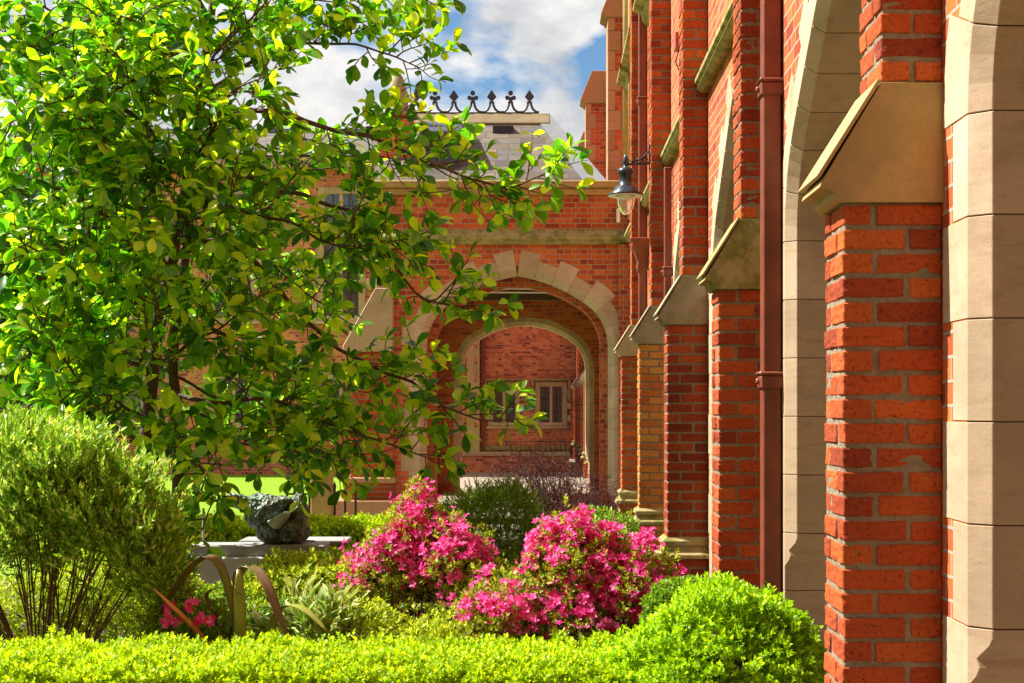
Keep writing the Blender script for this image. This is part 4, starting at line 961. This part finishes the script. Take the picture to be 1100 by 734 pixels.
# flax: broad bent straps
fx = thing('flax_plant', 'brown and green strap leaves of a flax plant bent over behind the hedge', 'plant', (P(255, 700, 7.1).x, 7.1, 0))
def strap(pts, w, m_, twist=0, name='strap_leaf'):
    c = catmull(pts, .03); n = len(c); mb = MB(); rings = []
    for i, p_ in enumerate(c):
        d = (c[min(i+1, n-1)]-c[max(i-1, 0)]).normalized(); f = i/n
        side = Vector((math.cos(twist+f*.5), math.sin(twist+f*.5), .05)); side = (side-d*side.dot(d)).normalized(); nn_ = d.cross(side)
        ww = w*(1 if f < .65 else max(.05, 1-((f-.65)/.35)**1.6))*(.75+.25*min(1, f*5))
        rings.append([p_-side*ww+nn_*ww*.25, p_-side*ww*.45, p_, p_+side*ww*.45, p_+side*ww+nn_*ww*.25])
    mb.loft(rings, caps=False, closed=False); o_ = mb.build(name, m_, fx, smooth=True); sm_ = o_.modifiers.new('thickness', 'SOLIDIFY'); sm_.thickness = .0025
def X_(*a): return [tuple(P(x, y, 7.1+d)) for x, y, d in a]
strap(X_((262, 700, 0), (250, 650, -.05), (238, 610, -.1), (224, 597, -.12), (205, 608, -.1), (182, 640, 0), (165, 672, .1)), .021, 'flaxleaf', .2)
strap(X_((258, 700, .05), (256, 650, .05), (256, 618, 0), (262, 611, -.02), (275, 612, -.06), (288, 632, -.12), (300, 662, -.15), (312, 690, -.15)), .027, 'flaxleaf', .1)
strap(X_((259, 700, -.05), (258, 660, -.06), (257, 630, -.06), (257, 612, -.05)), .030, 'flaxgreen', 0)
strap(X_((290, 705, 0), (292, 675, 0), (302, 655, -.03), (318, 652, -.08), (335, 662, -.12), (352, 680, -.16)), .025, 'flaxgreen', .5)
strap(X_((230, 700, 0), (200, 665, -.1), (165, 632, -.1)), .012, 'flaxorange', .4)
strap(X_((250, 705, .1), (235, 672, .1), (222, 640, .1), (240, 632, 0), (262, 640, -.1)), .010, 'flaxleaf', .3)
# small azalea at the front with a few flowers
sm, _, _ = shrub('dwarf_azalea', 'small dark azalea with a few scattered pink flowers behind the hedge', 'bush', [e_(205, 670, 50, 28, 7.25, .15)], 900, 'midgreen', .045, AZT, seed=31, nstem=12)
fp = [P(x, y, 7.02) for x, y in ((182, 660), (190, 668), (203, 652), (209, 650), (176, 670), (222, 664), (228, 667), (214, 668), (183, 654))]
Q = np.repeat(np.array([tuple(p_) for p_ in fp]), 3, 0)+RNG.normal(size=(len(fp)*3, 3))*.012
scatter('flowers', FLT[0], FLT[1], Q, rnd_dir(len(Q))*.5+np.array([0, -.7, .3]), rnd_dir(len(Q)), .023*RNG.uniform(.8, 1.2, len(Q)), 'azflower', sm)

# ------------------------------------------------------------------ light
EL, AZ = math.radians(50), math.radians(11)
sd = Vector((-math.cos(EL)*math.cos(AZ), math.cos(EL)*math.sin(AZ), math.sin(EL)))
L = bpy.data.lights.new('sun', 'SUN'); L.energy = 5.0; L.angle = math.radians(.53); L.color = (1, .945, .86)
lo = bpy.data.objects.new('sun', L); COL.objects.link(lo); lo.rotation_euler = (-sd).to_track_quat('-Z', 'Y').to_euler(); lo.location = (-20, 5, 30)
W = bpy.data.worlds.new('World'); S.world = W; W.use_nodes = True; t = NT(W)
sky = t.a('ShaderNodeTexSky', sky_type='NISHITA', sun_disc=False, sun_elevation=EL, sun_rotation=math.atan2(sd.x, sd.y))
skc = t.mix(1.0, (sky, 0), (.62, .85, 1.0), 'MULTIPLY')
b1 = t.a('ShaderNodeBackground', {'Color': (skc, 2), 'Strength': .055})
tc = t.a('ShaderNodeTexCoord'); mp = t.a('ShaderNodeMapping', {'Vector': (tc, 'Generated'), 'Location': (.4, 0, 0), 'Scale': (1, 1, 1.8)})
cn = t.a('ShaderNodeTexNoise', {'Vector': (mp, 0), 'Scale': 4.0, 'Detail': 12.0, 'Roughness': .5, 'Distortion': .1})
cr = t.ramp((cn, 0), [(.435, (0, 0, 0)), (.475, (1, 1, 1))])
cn2 = t.a('ShaderNodeTexNoise', {'Vector': (mp, 0), 'Scale': 11.0, 'Detail': 7.0, 'Roughness': .6})
cc = t.ramp((cn2, 0), [(.34, (.80, .83, .88)), (.56, (1.35, 1.33, 1.3))])
b2 = t.a('ShaderNodeBackground', {'Color': (cc, 0), 'Strength': .29})
mx = t.a('ShaderNodeMixShader', {0: (cr, 0)}); t.l.new(b1.outputs[0], mx.inputs[1]); t.l.new(b2.outputs[0], mx.inputs[2])
ow = t.a('ShaderNodeOutputWorld'); t.l.new(mx.outputs[0], ow.inputs[0])
S.view_settings.view_transform = 'Standard'; S.view_settings.look = 'None'; S.view_settings.exposure = 1.3; S.view_settings.gamma = 1
S.render.engine = 'CYCLES'; S.cycles.use_denoising = True; S.cycles.max_bounces = 8; S.cycles.diffuse_bounces = 3; S.cycles.transmission_bounces = 6
